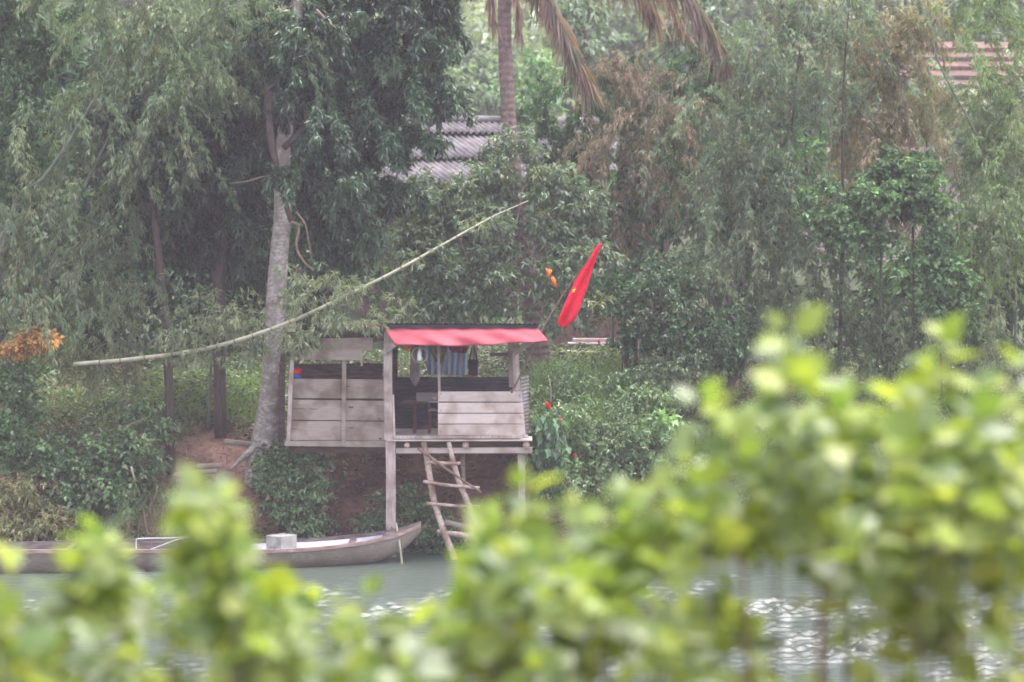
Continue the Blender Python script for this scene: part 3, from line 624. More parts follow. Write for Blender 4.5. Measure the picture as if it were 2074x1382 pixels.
for s in (0, -1):
    edge = [r[s] for r in Vo_d]; m = MB(); sg = -1 if s == 0 else 1
    for a, b_ in zip(edge[:-1], edge[1:]):
        o4 = [(0,0,-.05),(0,sg*.03,-.05),(0,sg*.03,.02),(0,0,.02)]
        a4 = [a+Vector((0,-sg*.035 if q[1] == 0 else q[1], q[2])) for q in o4]; b4 = [b_+Vector((0,-sg*.035 if q[1] == 0 else q[1], q[2])) for q in o4]
        m.add(a4+b4, [(0,1,5,4),(1,2,6,5),(2,3,7,6),(3,0,4,7)])
    m.build('gunwale', M['gunwale'] if s == 0 else M['hull_dark'], boat)
# prow deck cap
rows = [[r[0], (r[0]+r[-1])/2+Vector((0,0,.02)), r[-1]] for r in Vo_d[-9:]]
V, Fq = loft(rows, True); mesh_obj('prow_deck', [Vector(v)+Vector((0,0,.022)) for v in V], Fq, M['hull_dark'], boat, True)
# white lining laid inside the forward half
rows = []
for r in Vi_d[20:42]:
    c = (r[2]+r[4])/2; rows.append([r[1]+Vector((0,.03,.02)), r[2]+Vector((0,.02,.10)), c+Vector((0,0,.20)), r[4]+Vector((0,-.02,.22)), r[5].lerp(r[6], .8)+Vector((0,-.035,-.01))])
V, Fq = loft(rows, True); o = mesh_obj('lining', V, Fq, M['white'], boat, True)
for i in (8, 16, 22, 31, 37):
    r = Vo_d[i]; m = MB(); a = r[0]+Vector((0,.02,-.03)); b_ = r[-1]+Vector((0,-.02,-.03)); m.box((a+b_)/2, (.12, (b_-a).length, .03)); m.build('thwart', M['hull_dark'], boat)
# box standing in the boat
bxo = MB(); c = W(570,1097,58.72); rot = Matrix.Rotation(R(-38), 3, 'Z'); zb = W(570,1118,58.72).z-.12; zt_ = W(570,1084,58.7).z
bxo.box((c.x, 58.72, (zb+zt_)/2), (.40,.47,zt_-zb), rot)
fb = tag(bxo.build('storage_box', M['foam'], None, bevel=.008), 'square grey box with a pale lid standing in the boat', 'box')
# bent pipe frame in the boat
pf = thing('pipe_frame', 'silver bent pipe handle rising from the left half of the boat', 'pipe', W(310,1112,58.2))
m = MB(); m.tube(smoothpath([W(276,1118,58.2), W(276,1096,58.2), W(282,1091.5,58.2), W(330,1090.5,58.2), W(400,1090,58.25), W(420,1112,58.25)], 4), .013, 8); m.build('pipe', M['silver'], pf, True)
m = MB(); m.tube([W(298,1116,58.1), W(352,1096,58.3), W(400,1082,58.4)], .014, 8); m.build('brace_pipe', M['silver'], pf, True)
tag(log('mooring_rope', [W(836,1071,59.3), W(822,1085,59.5), W(806,1082,59.8), W(793,1068,59.93)], .012, .012, None, mat='branch', jit=.003), 'sagging rope tying the boat prow to the hut post', 'rope')
tag(log('mooring_stick', [W(802,1060,59.3), W(808,1095,59.0), W(815,1150,58.9)], .022, .026, None, mat='bamboo', jit=.004), 'thin pale stick standing in the water at the boat prow', 'stick')

# ------------------------------------------------------------------ LEANING BAMBOO CULM in front of the trunk and hut
lb = thing('leaning_bamboo', 'single long pale bamboo culm arching over the hut from the left', 'bamboo', W(150,738,60.6))
pts = smoothpath([W(150,738,60.6), W(260,729,60.3), W(400,710,60.0), W(500,684,59.8), W(600,647,59.75), W(700,600,59.8), W(800,550,60.0), W(900,494,60.5), W(995,441,61.0), W(1070,407,61.3)], 8)
rr = np.interp(np.linspace(0, 1, len(pts)), [0,.4,.7,.88,1], [.047,.042,.030,.018,.008])
m = MB(); m.tube(pts, list(rr), 9); m.build('culm', M['bamboo'], lb, True)
for k in range(4, len(pts)-1, 3):
    m = MB(); m.tube([pts[k]-(pts[k+1]-pts[k]).normalized()*.012, pts[k]+(pts[k+1]-pts[k]).normalized()*.012], rr[k]*1.25, 9); m.build('node_ring', M['branch'], lb, True)
# drooping sprays of leaves from the culm
crown('foliage', [(610,560,60.2,55,40,.4,.35),(690,570,60.1,60,35,.4,.5),(640,620,59.9,70,45,.4,.55),(740,600,60.3,35,40,.3,.4),(620,690,59.7,60,35,.35,.5),(730,640,59.8,50,25,.3,.6),(690,665,59.7,60,15,.25,.5),
  (400,640,60.3,60,50,.5,.45),(480,650,60.2,60,40,.5,.5),(390,700,60.2,70,35,.5,.5),(480,700,60.2,50,35,.4,.4),(960,450,61,40,18,.25,.6),(850,520,60.6,50,25,.3,.2),(820,600,60.5,40,30,.3,.2)],
  M['leaf'], [((.14,.165,.095), 5), ((.19,.21,.13), 4), ((.26,.24,.16), 1.5), ((.08,.11,.065), 3)], lb, sub=.22, nsub=.5, nsp=8, k=6, Lm=.15, Wm=.026, spread=.55, droop=.45, stem=.10)
# ------------------------------------------------------------------ TREES
def tree(name, label, cat, bx_, group=None): return thing(name, label, cat, bx_, group)
# big pale-trunked tree
bt = tree('broadleaf_tree', 'big tree with a thick pale mottled trunk and dark crown left of the hut', 'tree', base(535, 62.25))
b0 = base(528, 62.25)
pp = [b0-Vector((0,0,.3)), W(542,860,62.2), W(551,790,62.1), W(556,700,62.0), W(560,600,61.95), W(566,510,61.9), W(572,440,61.8), W(572,360,61.8), W(575,290,61.8), W(585,200,61.8), W(600,60,62), W(610,-120,62.4)]
p = smoothpath(pp, 6); rr = np.interp(np.linspace(0, 1, len(p)), [0,.05,.1,.2,.4,.6,.8,1], [.42,.33,.265,.24,.205,.175,.15,.10]); rr = rr*(1+rng.uniform(-.03, .03, len(rr)))
m = MB(); m.tube(p, list(rr), 18); m.build('trunk', M['bark_pale'], bt, True)
m = MB(); m.tube(smoothpath([W(540,885,62.15), W(518,905,62.05), W(492,928,61.95), W(465,952,61.8)], 4), [.15,.14,.13,.12,.10,.09,.08,.07,.06,.045,.035,.025,.015], 8); m.build('root', M['bark_pale'], bt, True)
for pts_, r0, r1 in (([(590,450,61.1),(575,400,61.0),(560,340,61.0),(548,270,61.1),(545,190,61.4),(560,60,61.8)], .05, .10),
                     ([(590,450,61.0),(605,460,60.9),(600,500,60.8),(615,530,60.8),(635,548,60.8)], .035, .02),
                     ([(600,430,61.0),(618,455,60.9),(625,490,60.9),(632,530,60.9)], .022, .012),
                     ([(562,358,61.0),(535,358,60.9),(500,368,60.8),(465,372,60.8)], .022, .012),
                     ([(700,110,61.4),(690,70,61.2),(665,45,61.2),(640,20,61.2)], .02, .03),
                     ([(575,300,61.6),(620,250,61.9),(660,180,62.2),(720,100,62.6)], .07, .04)):
    q = smoothpath([W(*v) for v in pts_], 5); m = MB(); m.tube(q, lerpr(r0, r1, len(q)), 8); m.build('branch', M['branch'] if r0 < .04 else M['bark_brown'], bt, True)
crown('crown', [(660,60,62.6,190,110,1.2,.8),(820,90,62.8,110,130,1.1,.9),(880,70,63,55,110,.8,.9),(860,200,62.8,60,70,.8,.9),(740,220,62.6,130,100,1.0,.9),(640,250,62.5,120,90,.9,.7),(720,350,62.6,110,90,.9,.8),(650,420,62.6,90,90,.8,.6),(700,480,62.8,80,80,.7,.6),
   (500,330,62.6,90,70,.8,.8),(420,400,62.5,80,60,.7,.7),(520,250,62.8,100,80,.8,.8),(480,480,63,70,60,.6,.5),(560,100,62.8,120,100,1,.8),(790,430,63,60,100,.6,.6),(600,90,61.0,90,90,.4,.8),(560,200,61.0,50,60,.3,.35),(640,260,61.0,60,60,.4,.45),(600,340,61.0,40,50,.3,.25),(680,400,61.2,60,50,.4,.5),(850,290,63,40,40,.6,.8),(820,-40,63,140,60,1.2,.8),(620,-60,63,200,60,1.2,.8)],
   M['leaf_gloss'], PD, bt, sub=.5, nsub=.62, nsp=42, k=7, Lm=.16, Wm=.05, spread=.6, droop=.55, stem=.2, vary=.5, plume=.55)
# slender trees in the shade
for i, (pts_, r0, r1, lab) in enumerate((([(345,760,62.0),(338,680,62.0),(326,560,62.0),(315,460,62.0),(307,380,62.0),(303,280,62.2)], .10, .065, 'slender brown trunked tree in deep shade left of the pale trunk'),
                         ([(445,720,63),(443,600,63),(447,540,63),(450,430,63),(452,330,63)], .135, .10, 'dark brown trunked tree half hidden behind the leaning bamboo culm'))):
    tr = tree('slender_tree', lab, 'tree', base(pts_[0][0], pts_[0][2]), 'shaded slender trees')
    bq = base(pts_[0][0], pts_[0][2]); q = smoothpath([bq]+[W(*v) for v in pts_[1:]], 5)
    m = MB(); m.tube(q, lerpr(r0, r1, len(q)), 10); m.build('trunk', M['bark_brown'], tr, True)
    crown('crown', [(pts_[-1][0], pts_[-1][1]-20, pts_[0][2]+.4, 130, 90, .9, .8),(pts_[-1][0]+40, pts_[-1][1]+150, pts_[0][2]+1.6, 110, 110, .8, .8),(pts_[-1][0]-30, pts_[-1][1]+60, pts_[0][2]+1.6, 110, 110, .8, .8)], M['leaf_gloss'], PD, tr, sub=.4, nsp=14, k=6, Lm=.2, Wm=.06)
# coconut palm
pal = tree('coconut_palm', 'tall coconut palm with ringed trunk and brown drooping fronds', 'palm', base(1092, 66))
q = smoothpath([base(1092,66), W(1085,680,66), W(1070,560,66), W(1052,430,66), W(1035,300,66.1), W(1028,200,66.2), W(1023,100,66.3), W(1022,0,66.4), W(1026,-90,66.4)], 14)
rr = np.interp(np.linspace(0, 1, len(q)), [0,.15,.5,1], [.30,.24,.17,.145]); rr = rr*(1+.035*np.array([(k % 2)*2-1 for k in range(len(q))]))
m = MB(); m.tube(q, list(rr), 14); m.build('trunk', M['bark_grey'], pal, False)
def frond(pts_, pal_, hang, Ll=.75, n=70, par=pal, w_=.05):
    q = smoothpath([W(*v) for v in pts_], 10); m = MB(); m.tube(q, lerpr(.024, .007, len(q)), 6)
    fo = m.build('frond', M['branch'], par, True)
    P = []; D = []; 
    for k in range(int(n*3.2)):
        t = rng.random()*.97+.03; i_ = t*(len(q)-1); k0 = min(int(i_), len(q)-2); p_ = q[k0].lerp(q[k0+1], i_-k0); tan = (q[k0+1]-q[k0]).normalized()
        side = (Vector((tan.z, 0, -tan.x))*(1 if k % 2 else -1)+Vector((0, rng.normal()*.6, 0))).normalized()
        P.append(p_); D.append(tan*.45+side*(.45*rng.random()+.15)+Vector((rng.normal()*.22, rng.normal()*.15, -hang*(.8+.5*rng.random()))))
    P = np.array(P); D = nrm(np.array(D)); L = rng.uniform(.5, 1.15, len(P))*Ll*.95; C = pick(pal_, len(P))*rng.uniform(.75, 1.25, len(P))[:, None]
    leaf_mesh('leaflets', P, D, L, np.full(len(P), w_), C, M['leaf'], fo, .25, .2)
PPALM = [((.33,.23,.20), 5), ((.23,.23,.17), 3), ((.38,.28,.26), 3), ((.17,.155,.13), 3)]
PDRY = [((.37,.25,.21), 4), ((.26,.18,.15), 3), ((.45,.33,.28), 2)]
frond([(1030,-95,66.3),(1075,-70,66),(1115,0,65.7),(1150,80,65.5),(1190,160,65.5)], PPALM, .9, .85, 120)
frond([(1035,-90,66.3),(1060,-60,66.2),(1110,30,66.3),(1165,110,66.4),(1195,150,66.5)], PDRY, 1.0, .6, 80)
frond([(1022,-90,66.2),(1005,-60,66.0),(995,-10,65.9),(1000,40,65.9)], PDRY, 1.6, .5, 60)
frond([(1028,-90,66.0),(1040,-60,65.8),(1048,0,65.7),(1052,60,65.7)], PDRY, 1.8, .5, 60)
frond([(1022,-90,66.2),(1010,-80,66.5),(1000,-40,66.8),(992,-5,66.9)], PDRY, 1.8, .45, 50)
frond([(1030,-95,66.4),(1120,-130,66.4),(1260,-90,66.6),(1380,-30,66.8),(1440,50,66.9),(1478,140,67)], PPALM, 1.3, 1.0, 170)
frond([(1030,-95,66.5),(1110,-120,67),(1200,-80,67.4),(1290,-40,67.6),(1330,20,67.8)], PPALM, 1.6, .9, 130)
frond([(1030,-95,66.5),(1130,-110,66.9),(1270,-70,67.2),(1350,0,67.4),(1395,70,67.6),(1412,110,67.6)], PDRY, 1.4, .6, 90)
frond([(1020,-95,66.5),(940,-120,66.9),(860,-70,67.2),(810,0,67.4)], PPALM, 1.3, .9, 80)
# grey-green tree behind the hut roof
gt = tree('young_tree', 'grey green leafy tree with yellow leaves behind the hut roof', 'tree', base(962, 64.2))
bq = base(962, 64.2)
for pts_, r0, r1 in (([(963,640,64.2),(966,590,64.1),(950,540,64.1),(930,480,64)], .055, .03), ([(966,600,64.1),(1000,540,64.2),(1040,470,64.3),(1060,380,64.5)], .04, .02), ([(963,625,64.1),(1040,600,64.1),(1120,570,64.1)], .03, .015)):
    q = smoothpath(([bq] if r0 > .05 else [])+[W(*v) for v in pts_], 5); m = MB(); m.tube(q, lerpr(r0, r1, len(q)), 8); m.build('trunk' if r0 > .05 else 'branch', M['branch'], gt, True)
crown('crown', [(860,480,64.3,70,70,.6,.7),(930,420,64.5,90,70,.6,.8),(1010,350,64.8,60,70,.5,.7),(1060,290,65,40,45,.4,.5),(1000,480,64.3,90,80,.5,.7),(900,570,64.2,90,60,.5,.7),(1000,580,64,80,50,.5,.7),(1110,370,64.7,70,60,.5,.6),(1190,420,64.5,50,45,.4,.8),(1130,470,64.4,60,45,.4,.6),(1090,560,64.1,70,50,.4,.5),
    (1160,560,63.9,55,70,.4,.6),(1200,510,63.9,35,35,.3,.7),(1190,620,63.8,45,45,.35,.55),(1140,650,63.7,35,30,.3,.4),(850,400,64.8,50,50,.5,.7),(1060,640,64,60,25,.3,.45),(880,625,64,80,30,.35,.6)],
    M['leaf_gloss'], PG, gt, sub=.26, nsub=.75, nsp=12, k=6, Lm=.15, Wm=.045, spread=.6, droop=.3, stem=.08, vary=.3, clip=lambda Q: ~((Q[:, 0] > .03) & (Q[:, 0] < .52) & (np.abs(Q[:, 0]-.30+(Q[:, 2]-5.0)*.085) < .17) & (rng.random(len(Q)) < .8)))
# ------------------------------------------------------------------ bamboo groves
def bamboo(label, ells, culms, pal_, bpx, Y, sub=.5, nsub=.72, nsp=36, k=6, Lm=.135, Wm=.022, droop=.55, vary=.38, plume=1.1, mat='leaf', cr=.04, clip=None, culm='culm_dark'):
    g = thing('bamboo_clump', label, 'bamboo', base(bpx, Y), 'bamboo clumps on the bank')
    for c in culms:
        q = smoothpath([base(c[0][0], c[0][2])]+[W(*v) for v in c[1:]], 6); m = MB(); m.tube(q, lerpr(cr, .012, len(q)), 7); m.build('culm', M[culm], g, True)
    crown('foliage', ells, M[mat], pal_, g, sub=sub, nsub=nsub, nsp=nsp, k=k, Lm=Lm, Wm=Wm, spread=.42, droop=droop, stem=.12, vary=vary, clip=clip, flat=1, plume=plume)
    return g
bamboo('huge feathery bamboo clump drooping over the upper left', [(160,330,61.8,170,150,.9,.7),(300,160,61.6,160,150,.8,.8),(330,300,61.5,110,100,.6,.8),(250,60,62,180,90,.8,.7),(60,480,61.8,120,120,.7,.7),(150,560,61.6,140,90,.7,.65),(200,480,61.8,100,80,.6,.6),(440,80,61.5,90,110,.6,.8),(400,200,61.4,80,90,.5,.75),(520,60,61.5,80,90,.5,.6),(590,130,61.4,50,60,.4,.4),(310,340,61.4,50,40,.4,.5),(60,640,61.5,110,70,.6,.7),(220,640,61.4,120,60,.5,.55),(180,-50,62,250,60,.8,.6)],
    [[(-60,0,62.5),(20,450,62.0),(90,360,61.4),(150,270,61.2),(230,130,61.2),(300,-30,61.4)], [(-100,0,62.5),(60,600,62),(140,440,61.6),(210,300,61.5),(330,60,61.6)]], PB, -60, 62.5, cr=.075, droop=.8)
bamboo('darker bamboo foliage at the far upper left corner', [(30,150,63.5,120,120,.8,.8),(20,330,63.4,110,120,.8,.7),(90,50,63.6,130,80,.8,.7),(20,0,63.6,80,70,.8,.7)], [[(-40,0,64),(0,500,64),(40,200,63.8),(80,-20,63.6)]], PDG, -40, 64, Wm=.05, Lm=.13, droop=.3)
bamboo('low pale bamboo sprays behind the thick pale trunk', [(220,740,62.6,90,60,.6,.6),(150,730,62.4,90,50,.5,.5),(390,700,63.6,60,50,.4,.3),(500,640,62.2,35,50,.4,.3),(230,600,62.5,60,70,.5,.5)], [[(240,0,63),(260,720,62.8),(280,600,62.6)],[(420,0,63.2),(430,700,63),(440,600,62.8)]], [((.17,.19,.10), 5), ((.23,.24,.14), 4), ((.31,.27,.17), 1.5), ((.09,.11,.06), 3)], 240, 63, sub=.28, nsp=10, Lm=.15, plume=.6)
bamboo('bamboo with many dry brown leaves right of the palm trunk', [(1210,190,66.5,100,70,.7,.6),(1350,170,66.6,100,60,.7,.6),(1200,320,66.2,70,90,.6,.5),(1400,330,66.2,70,90,.6,.4),(1240,500,66,60,60,.6,.5),(1300,330,66,80,100,.7,.7),(1280,440,66,60,60,.6,.5),(1370,260,66.3,80,80,.7,.5)], [[(1330,0,66.6),(1320,500,66.4),(1300,300,66.4),(1260,120,66.5)]], PBROWN, 1330, 66.6, nsub=.65, droop=.8)
bamboo('green bamboo filling in behind the dry brown one', [(1200,280,67.5,110,110,.8,.7),(1330,400,67.3,120,120,.8,.8),(1220,460,67,80,100,.7,.7),(1380,200,67.6,110,100,.8,.7),(1120,330,67.4,70,90,.6,.6),(1250,560,67,60,60,.5,.6)], [[(1240,0,67.6),(1250,450,67.5),(1270,200,67.5)]], PDG, 1240, 67.6, Wm=.04)
bamboo('tall grey green bamboo clump in the middle of the right bank', [(1480,250,65.6,120,110,.9,.7),(1430,400,65.4,110,100,.9,.75),(1560,360,65.2,110,110,.9,.75),(1500,520,65,130,80,.8,.75),(1620,230,65.6,90,110,.8,.6),(1600,120,65.8,90,90,.8,.5),(1500,130,66,70,60,.8,.4),(1700,60,65.8,110,90,.8,.65),(1720,180,65.7,80,90,.7,.5),(1640,480,65,90,80,.7,.7),(1620,20,66,100,50,.7,.5)],
    [[(1700,0,65.6),(1706,520,65.4),(1707,330,65.2),(1710,150,65.2),(1722,-20,65.3)],[(1600,0,65.8),(1600,500,65.6),(1605,250,65.5),(1625,60,65.6)],[(1480,0,65.8),(1470,500,65.6),(1490,250,65.6),(1520,100,65.6)]], PBR, 1640, 65.6, cr=.055, culm='bark_brown')
bamboo('sparse dry tipped bamboo before the tiled roof', [(1790,130,66.4,80,100,.6,.6),(1850,250,66.2,70,90,.6,.5),(1780,320,66,90,80,.6,.6),(1850,60,66.6,50,70,.5,.35),(1760,420,65.8,90,60,.6,.6)], [[(1780,0,66.2),(1790,400,66.2),(1810,200,66.3),(1830,60,66.5)]], [((.15,.155,.085), 5), ((.30,.20,.13), 2.5), ((.22,.2,.12), 3)], 1780, 66.2, nsub=1.0, sub=.35)
bamboo('light green bamboo leaning in at the right edge', [(2010,100,65.6,90,120,.8,.6),(2040,260,65.4,90,110,.8,.8),(1990,330,65.2,80,90,.7,.7),(2040,430,65.0,90,100,.7,.8),(1960,440,65,80,80,.6,.7),(1980,540,64.8,80,80,.6,.7),(1990,0,65.8,100,70,.8,.5),(2060,560,64.8,70,90,.6,.7),(1950,210,65.8,50,50,.5,.35)],
    [[(2060,0,65.4),(2050,500,65.2),(1990,300,65.0),(1890,90,64.8),(1950,-20,65)] , [(1960,0,65.4),(1990,560,65.2),(1930,330,65),(1950,260,65)]], [((.13,.18,.08), 5), ((.18,.235,.10), 4), ((.24,.22,.13), 1.2), ((.08,.12,.055), 3)], 2060, 65.4, nsub=.7)
bamboo('dark bamboo skirt drooping over the foot of the right bank', [(1420,600,64.4,120,70,.6,.8),(1550,560,64.4,110,80,.6,.7),(1660,620,64.2,110,80,.6,.75),(1750,700,64,120,70,.6,.7),(1870,700,64,110,80,.6,.7),(2000,700,64,100,80,.6,.7)], [[(1560,0,65),(1550,640,64.6),(1540,560,64.4)]], [((.08,.105,.055), 5), ((.125,.15,.08), 3), ((.18,.18,.11), 1.5), ((.05,.07,.04), 3)], 1560, 65, droop=.7)
# ------------------------------------------------------------------ shrubs, vines
def shrub(name, label, cat, ells, pal_, bpx, Y, group=None, stems=(), mat='leaf_gloss', **kw):
    g = thing(name, label, cat, base(bpx, Y), group)
    for s in stems:
        q = smoothpath([base(s[0][0], s[0][2])]+[W(*v) for v in s[1:]], 5); m = MB(); m.tube(q, lerpr(s[0][1], s[0][1]*.5, len(q)), 7); m.build('stem', M['bark_brown'], g, True)
    a = dict(sub=.3, nsub=.8, nsp=12, k=5, Lm=.11, Wm=.055, spread=.7, droop=.2, stem=.06); a.update(kw)
    crown('foliage', ells, M[mat], pal_, g, **a); return g
shrub('bushy_tree', 'dense dark green bushy tree in the centre of the right bank', 'tree', [(1330,600,63.8,90,60,.6,.8),(1400,690,63.6,110,70,.6,.85),(1310,690,63.9,60,60,.5,.8),(1480,690,63.6,70,60,.5,.8),(1340,540,64.4,70,40,.5,.7),(1270,590,64.6,40,50,.5,.6)], PDG, 1480, 63.9, stems=[[(1470,.10,63.6),(1480,780,63.6),(1505,745,63.6),(1520,700,63.7),(1480,640,63.8)],[(1262,.10,64.6),(1268,700,64.6),(1258,620,64.6)],[(1285,.09,64.8),(1292,700,64.8),(1300,620,64.8)]])
shrub('climbing_vine', 'bright green vine hanging in a long curtain on the right', 'vine', [(1700,440,64.0,60,50,.35,.7),(1770,400,64.0,55,50,.35,.7),(1750,480,63.9,70,40,.35,.7),(1860,370,64.1,45,50,.3,.6),(1890,440,64.0,35,55,.3,.8),(1900,520,63.8,45,60,.3,.8),(1930,590,63.7,45,60,.3,.8),(1660,400,64.2,35,30,.3,.5),(1960,650,63.6,35,40,.3,.7)], PV, 1900, 64.3, stems=[[(1910,.03,64.3),(1900,560,64.1),(1870,420,64.2),(1800,370,64.2)]], Wm=.085, Lm=.11, sub=.22, nsp=10, mat='leaf')
shrub('broadleaf_vine', 'darker broad leaved creeper at the top of the vine curtain', 'vine', [(1830,340,64.5,60,35,.35,.8),(1850,400,64.5,60,45,.35,.7),(1780,360,64.5,50,30,.3,.6)], PDG, 1840, 64.8, stems=[[(1850,.03,64.8),(1850,500,64.7),(1840,380,64.6)]], Wm=.10, Lm=.13, sub=.25, mat='leaf')
shrub('sapling', 'small grey green sapling beside the tall grass', 'sapling', [(1350,740,63.2,55,35,.4,.8),(1310,770,63,40,30,.3,.6),(1390,750,63.2,35,30,.3,.6)], PG, 1350, 63.4, stems=[[(1350,.02,63.4),(1350,770,63.3),(1355,740,63.2)]], Lm=.09, Wm=.04)
shrub('ivy_bush', 'dark leafy bush with white flowers below the pale trunk', 'bush', [(585,930,61.3,55,40,.35,.9),(600,1000,60.8,70,50,.4,.9),(560,960,61.1,50,40,.4,.9),(610,1060,60.4,60,35,.3,.8),(640,960,60.8,30,50,.3,.6)], PSC, 590, 61.0, sub=.22, nsub=1.0, Lm=.085, Wm=.05)
shrub('river_bush', 'low dark bush at the water under the ladder', 'bush', [(860,1060,60.55,50,45,.3,.8),(820,1020,60.9,40,40,.3,.7),(900,1090,60.5,40,30,.3,.7),(760,1050,60.9,40,40,.3,.7)], PSC, 860, 60.9, sub=.22, nsub=1.0, Lm=.085, Wm=.05)
shrub('bright_creeper', 'bright green creeper heaped at the left edge of the photo', 'creeper', [(20,780,61.0,50,60,.4,.9),(30,860,60.9,60,60,.4,.8),(60,920,60.8,90,45,.4,.8),(160,950,60.7,70,40,.35,.7)], PV, 20, 61.3, sub=.24, Lm=.09, Wm=.08)
shrub('dry_bush', 'bush of orange dried leaves at the left edge of the photo', 'bush', [(75,688,60.9,32,16,.25,.9),(30,708,60.9,28,12,.2,.7)], [((.48,.24,.08), 4), ((.52,.34,.14), 3), ((.30,.14,.06), 2), ((.12,.15,.08), 2)], 60, 61.6, sub=.15, nsp=16, Lm=.13, Wm=.08, mat='leaf')
shrub('mixed_bush', 'green broad leaved bush between the creeper and the dry stalks', 'bush', [(230,920,60.9,70,50,.4,.7),(180,1000,60.6,70,50,.4,.7),(240,1010,60.5,50,40,.3,.6)], PSC, 200, 61.1, sub=.26, Lm=.12, Wm=.08)
shrub('straw_bush', 'straw coloured grassy bamboo bush low on the left bank', 'bush', [(50,1020,60.5,80,60,.35,.8),(110,1070,60.3,60,40,.3,.7),(20,1080,60.3,60,40,.3,.7)], [((.25,.22,.12), 4), ((.30,.22,.14), 2), ((.15,.18,.08), 5)], 50, 60.9, sub=.22, Lm=.13, Wm=.03, droop=.4, mat='leaf')
shrub('path_shrub', 'small shrub left of the red earth path', 'shrub', [(310,870,61.6,40,35,.35,.5),(290,930,61.3,40,45,.35,.5),(270,830,61.9,55,30,.4,.4)], PSC, 345, 61.9, sub=.22)
shrub('leafy_weed', 'big leaved weed hanging beside the hut side wall', 'weed', [(1100,870,60.9,30,45,.2,.6),(1120,900,60.7,25,50,.2,.5)], [((.085,.14,.08), 4), ((.12,.18,.11), 3)], 1105, 61.2, mat='leaf', sub=.18, nsp=4, k=3, Lm=.20, Wm=.12, droop=.9)
shrub('pale_weed', 'pale broad leaved weed on the bank right of the hut', 'weed', [(1340,855,61.6,40,20,.2,.6)], [((.24,.34,.14), 4), ((.17,.26,.12), 3)], 1335, 61.8, sub=.18, nsp=4, k=4, Lm=.20, Wm=.09, droop=.2)
shrub('bank_bush', 'tangled dark bush on the bank right of the hut leg', 'bush', [(1180,860,61.6,90,50,.4,.5),(1260,900,61.3,90,60,.4,.6),(1350,930,61.2,90,60,.4,.6),(1220,980,60.9,90,50,.35,.5),(1120,960,61.0,50,50,.3,.4),(1300,820,62,100,35,.4,.6)], PSC, 1260, 61.9, sub=.22, nsub=.7, Lm=.10, Wm=.05)
shrub('shore_scrub', 'grassy scrub at the waterline behind the right foreground leaves', 'bush', [(1500,950,61.2,120,60,.5,.6),(1640,900,61.4,110,80,.5,.6),(1780,950,61.2,120,90,.5,.6),(1920,900,61.5,120,90,.5,.6),(2040,980,61.2,100,90,.5,.6),(1600,1040,60.7,140,50,.4,.6),(1800,1060,60.7,140,50,.4,.6),(1980,1080,60.6,120,40,.4,.6)], PG, 1700, 61.9, sub=.3, nsub=.6, Lm=.16, Wm=.03, mat='leaf')
# ------------------------------------------------------------------ trees behind
def backtree(label, px, py, Y, rx, rz, pal_, n=5, Lm=.3, Wm=.12, tr=.12, dens=.7, sub=.8):
    g = thing('background_tree', label, 'tree', base(px, Y), 'hazy trees behind the bank')
    m = MB(); q = smoothpath([base(px, Y), W(px+8, py+rz*.6, Y), W(px, py, Y)], 5); m.tube(q, lerpr(tr, tr*.4, len(q)), 8); m.build('trunk', M['bark_brown'], g, True)
    E = [(px+rng.uniform(-.5,.5)*rx, py+rng.uniform(-.5,.5)*rz, Y+rng.uniform(-1, 1), rx*rng.uniform(.4,.65), rz*rng.uniform(.4,.65), rx*.4*Y/F, dens) for _ in range(n)]
    crown('crown', E, M['leaf'], pal_, g, sub=sub, nsub=.8, nsp=14, k=5, Lm=Lm, Wm=Wm, droop=.3, vary=.4)
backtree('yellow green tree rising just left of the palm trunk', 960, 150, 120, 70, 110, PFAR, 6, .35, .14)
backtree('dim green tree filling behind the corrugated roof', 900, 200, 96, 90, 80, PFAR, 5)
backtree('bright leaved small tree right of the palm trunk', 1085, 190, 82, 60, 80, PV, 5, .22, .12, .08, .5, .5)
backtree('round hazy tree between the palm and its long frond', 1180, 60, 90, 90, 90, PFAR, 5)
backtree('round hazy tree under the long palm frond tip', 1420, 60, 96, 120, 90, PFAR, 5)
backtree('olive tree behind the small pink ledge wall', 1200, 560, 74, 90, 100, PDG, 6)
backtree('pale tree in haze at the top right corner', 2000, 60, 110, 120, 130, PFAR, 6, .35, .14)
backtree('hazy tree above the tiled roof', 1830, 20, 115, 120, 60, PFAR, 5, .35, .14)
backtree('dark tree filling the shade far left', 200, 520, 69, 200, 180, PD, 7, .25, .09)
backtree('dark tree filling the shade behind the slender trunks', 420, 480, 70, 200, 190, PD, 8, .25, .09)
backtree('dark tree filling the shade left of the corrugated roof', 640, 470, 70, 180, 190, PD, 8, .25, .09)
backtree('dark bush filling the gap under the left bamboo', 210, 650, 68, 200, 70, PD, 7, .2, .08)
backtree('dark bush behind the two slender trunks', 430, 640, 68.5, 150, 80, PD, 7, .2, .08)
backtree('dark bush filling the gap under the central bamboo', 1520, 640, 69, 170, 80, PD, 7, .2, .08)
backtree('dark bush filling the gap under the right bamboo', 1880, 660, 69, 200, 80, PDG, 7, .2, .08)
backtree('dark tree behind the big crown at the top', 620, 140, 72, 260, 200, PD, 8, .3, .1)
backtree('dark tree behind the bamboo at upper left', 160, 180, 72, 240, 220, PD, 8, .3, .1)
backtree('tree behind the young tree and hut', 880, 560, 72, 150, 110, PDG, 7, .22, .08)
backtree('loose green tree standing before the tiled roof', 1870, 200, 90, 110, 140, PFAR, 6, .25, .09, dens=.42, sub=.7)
backtree('loose olive tree at the left end of the tiled roof', 1640, 200, 88, 130, 140, PFAR, 7, .25, .09, dens=.7, sub=.7)
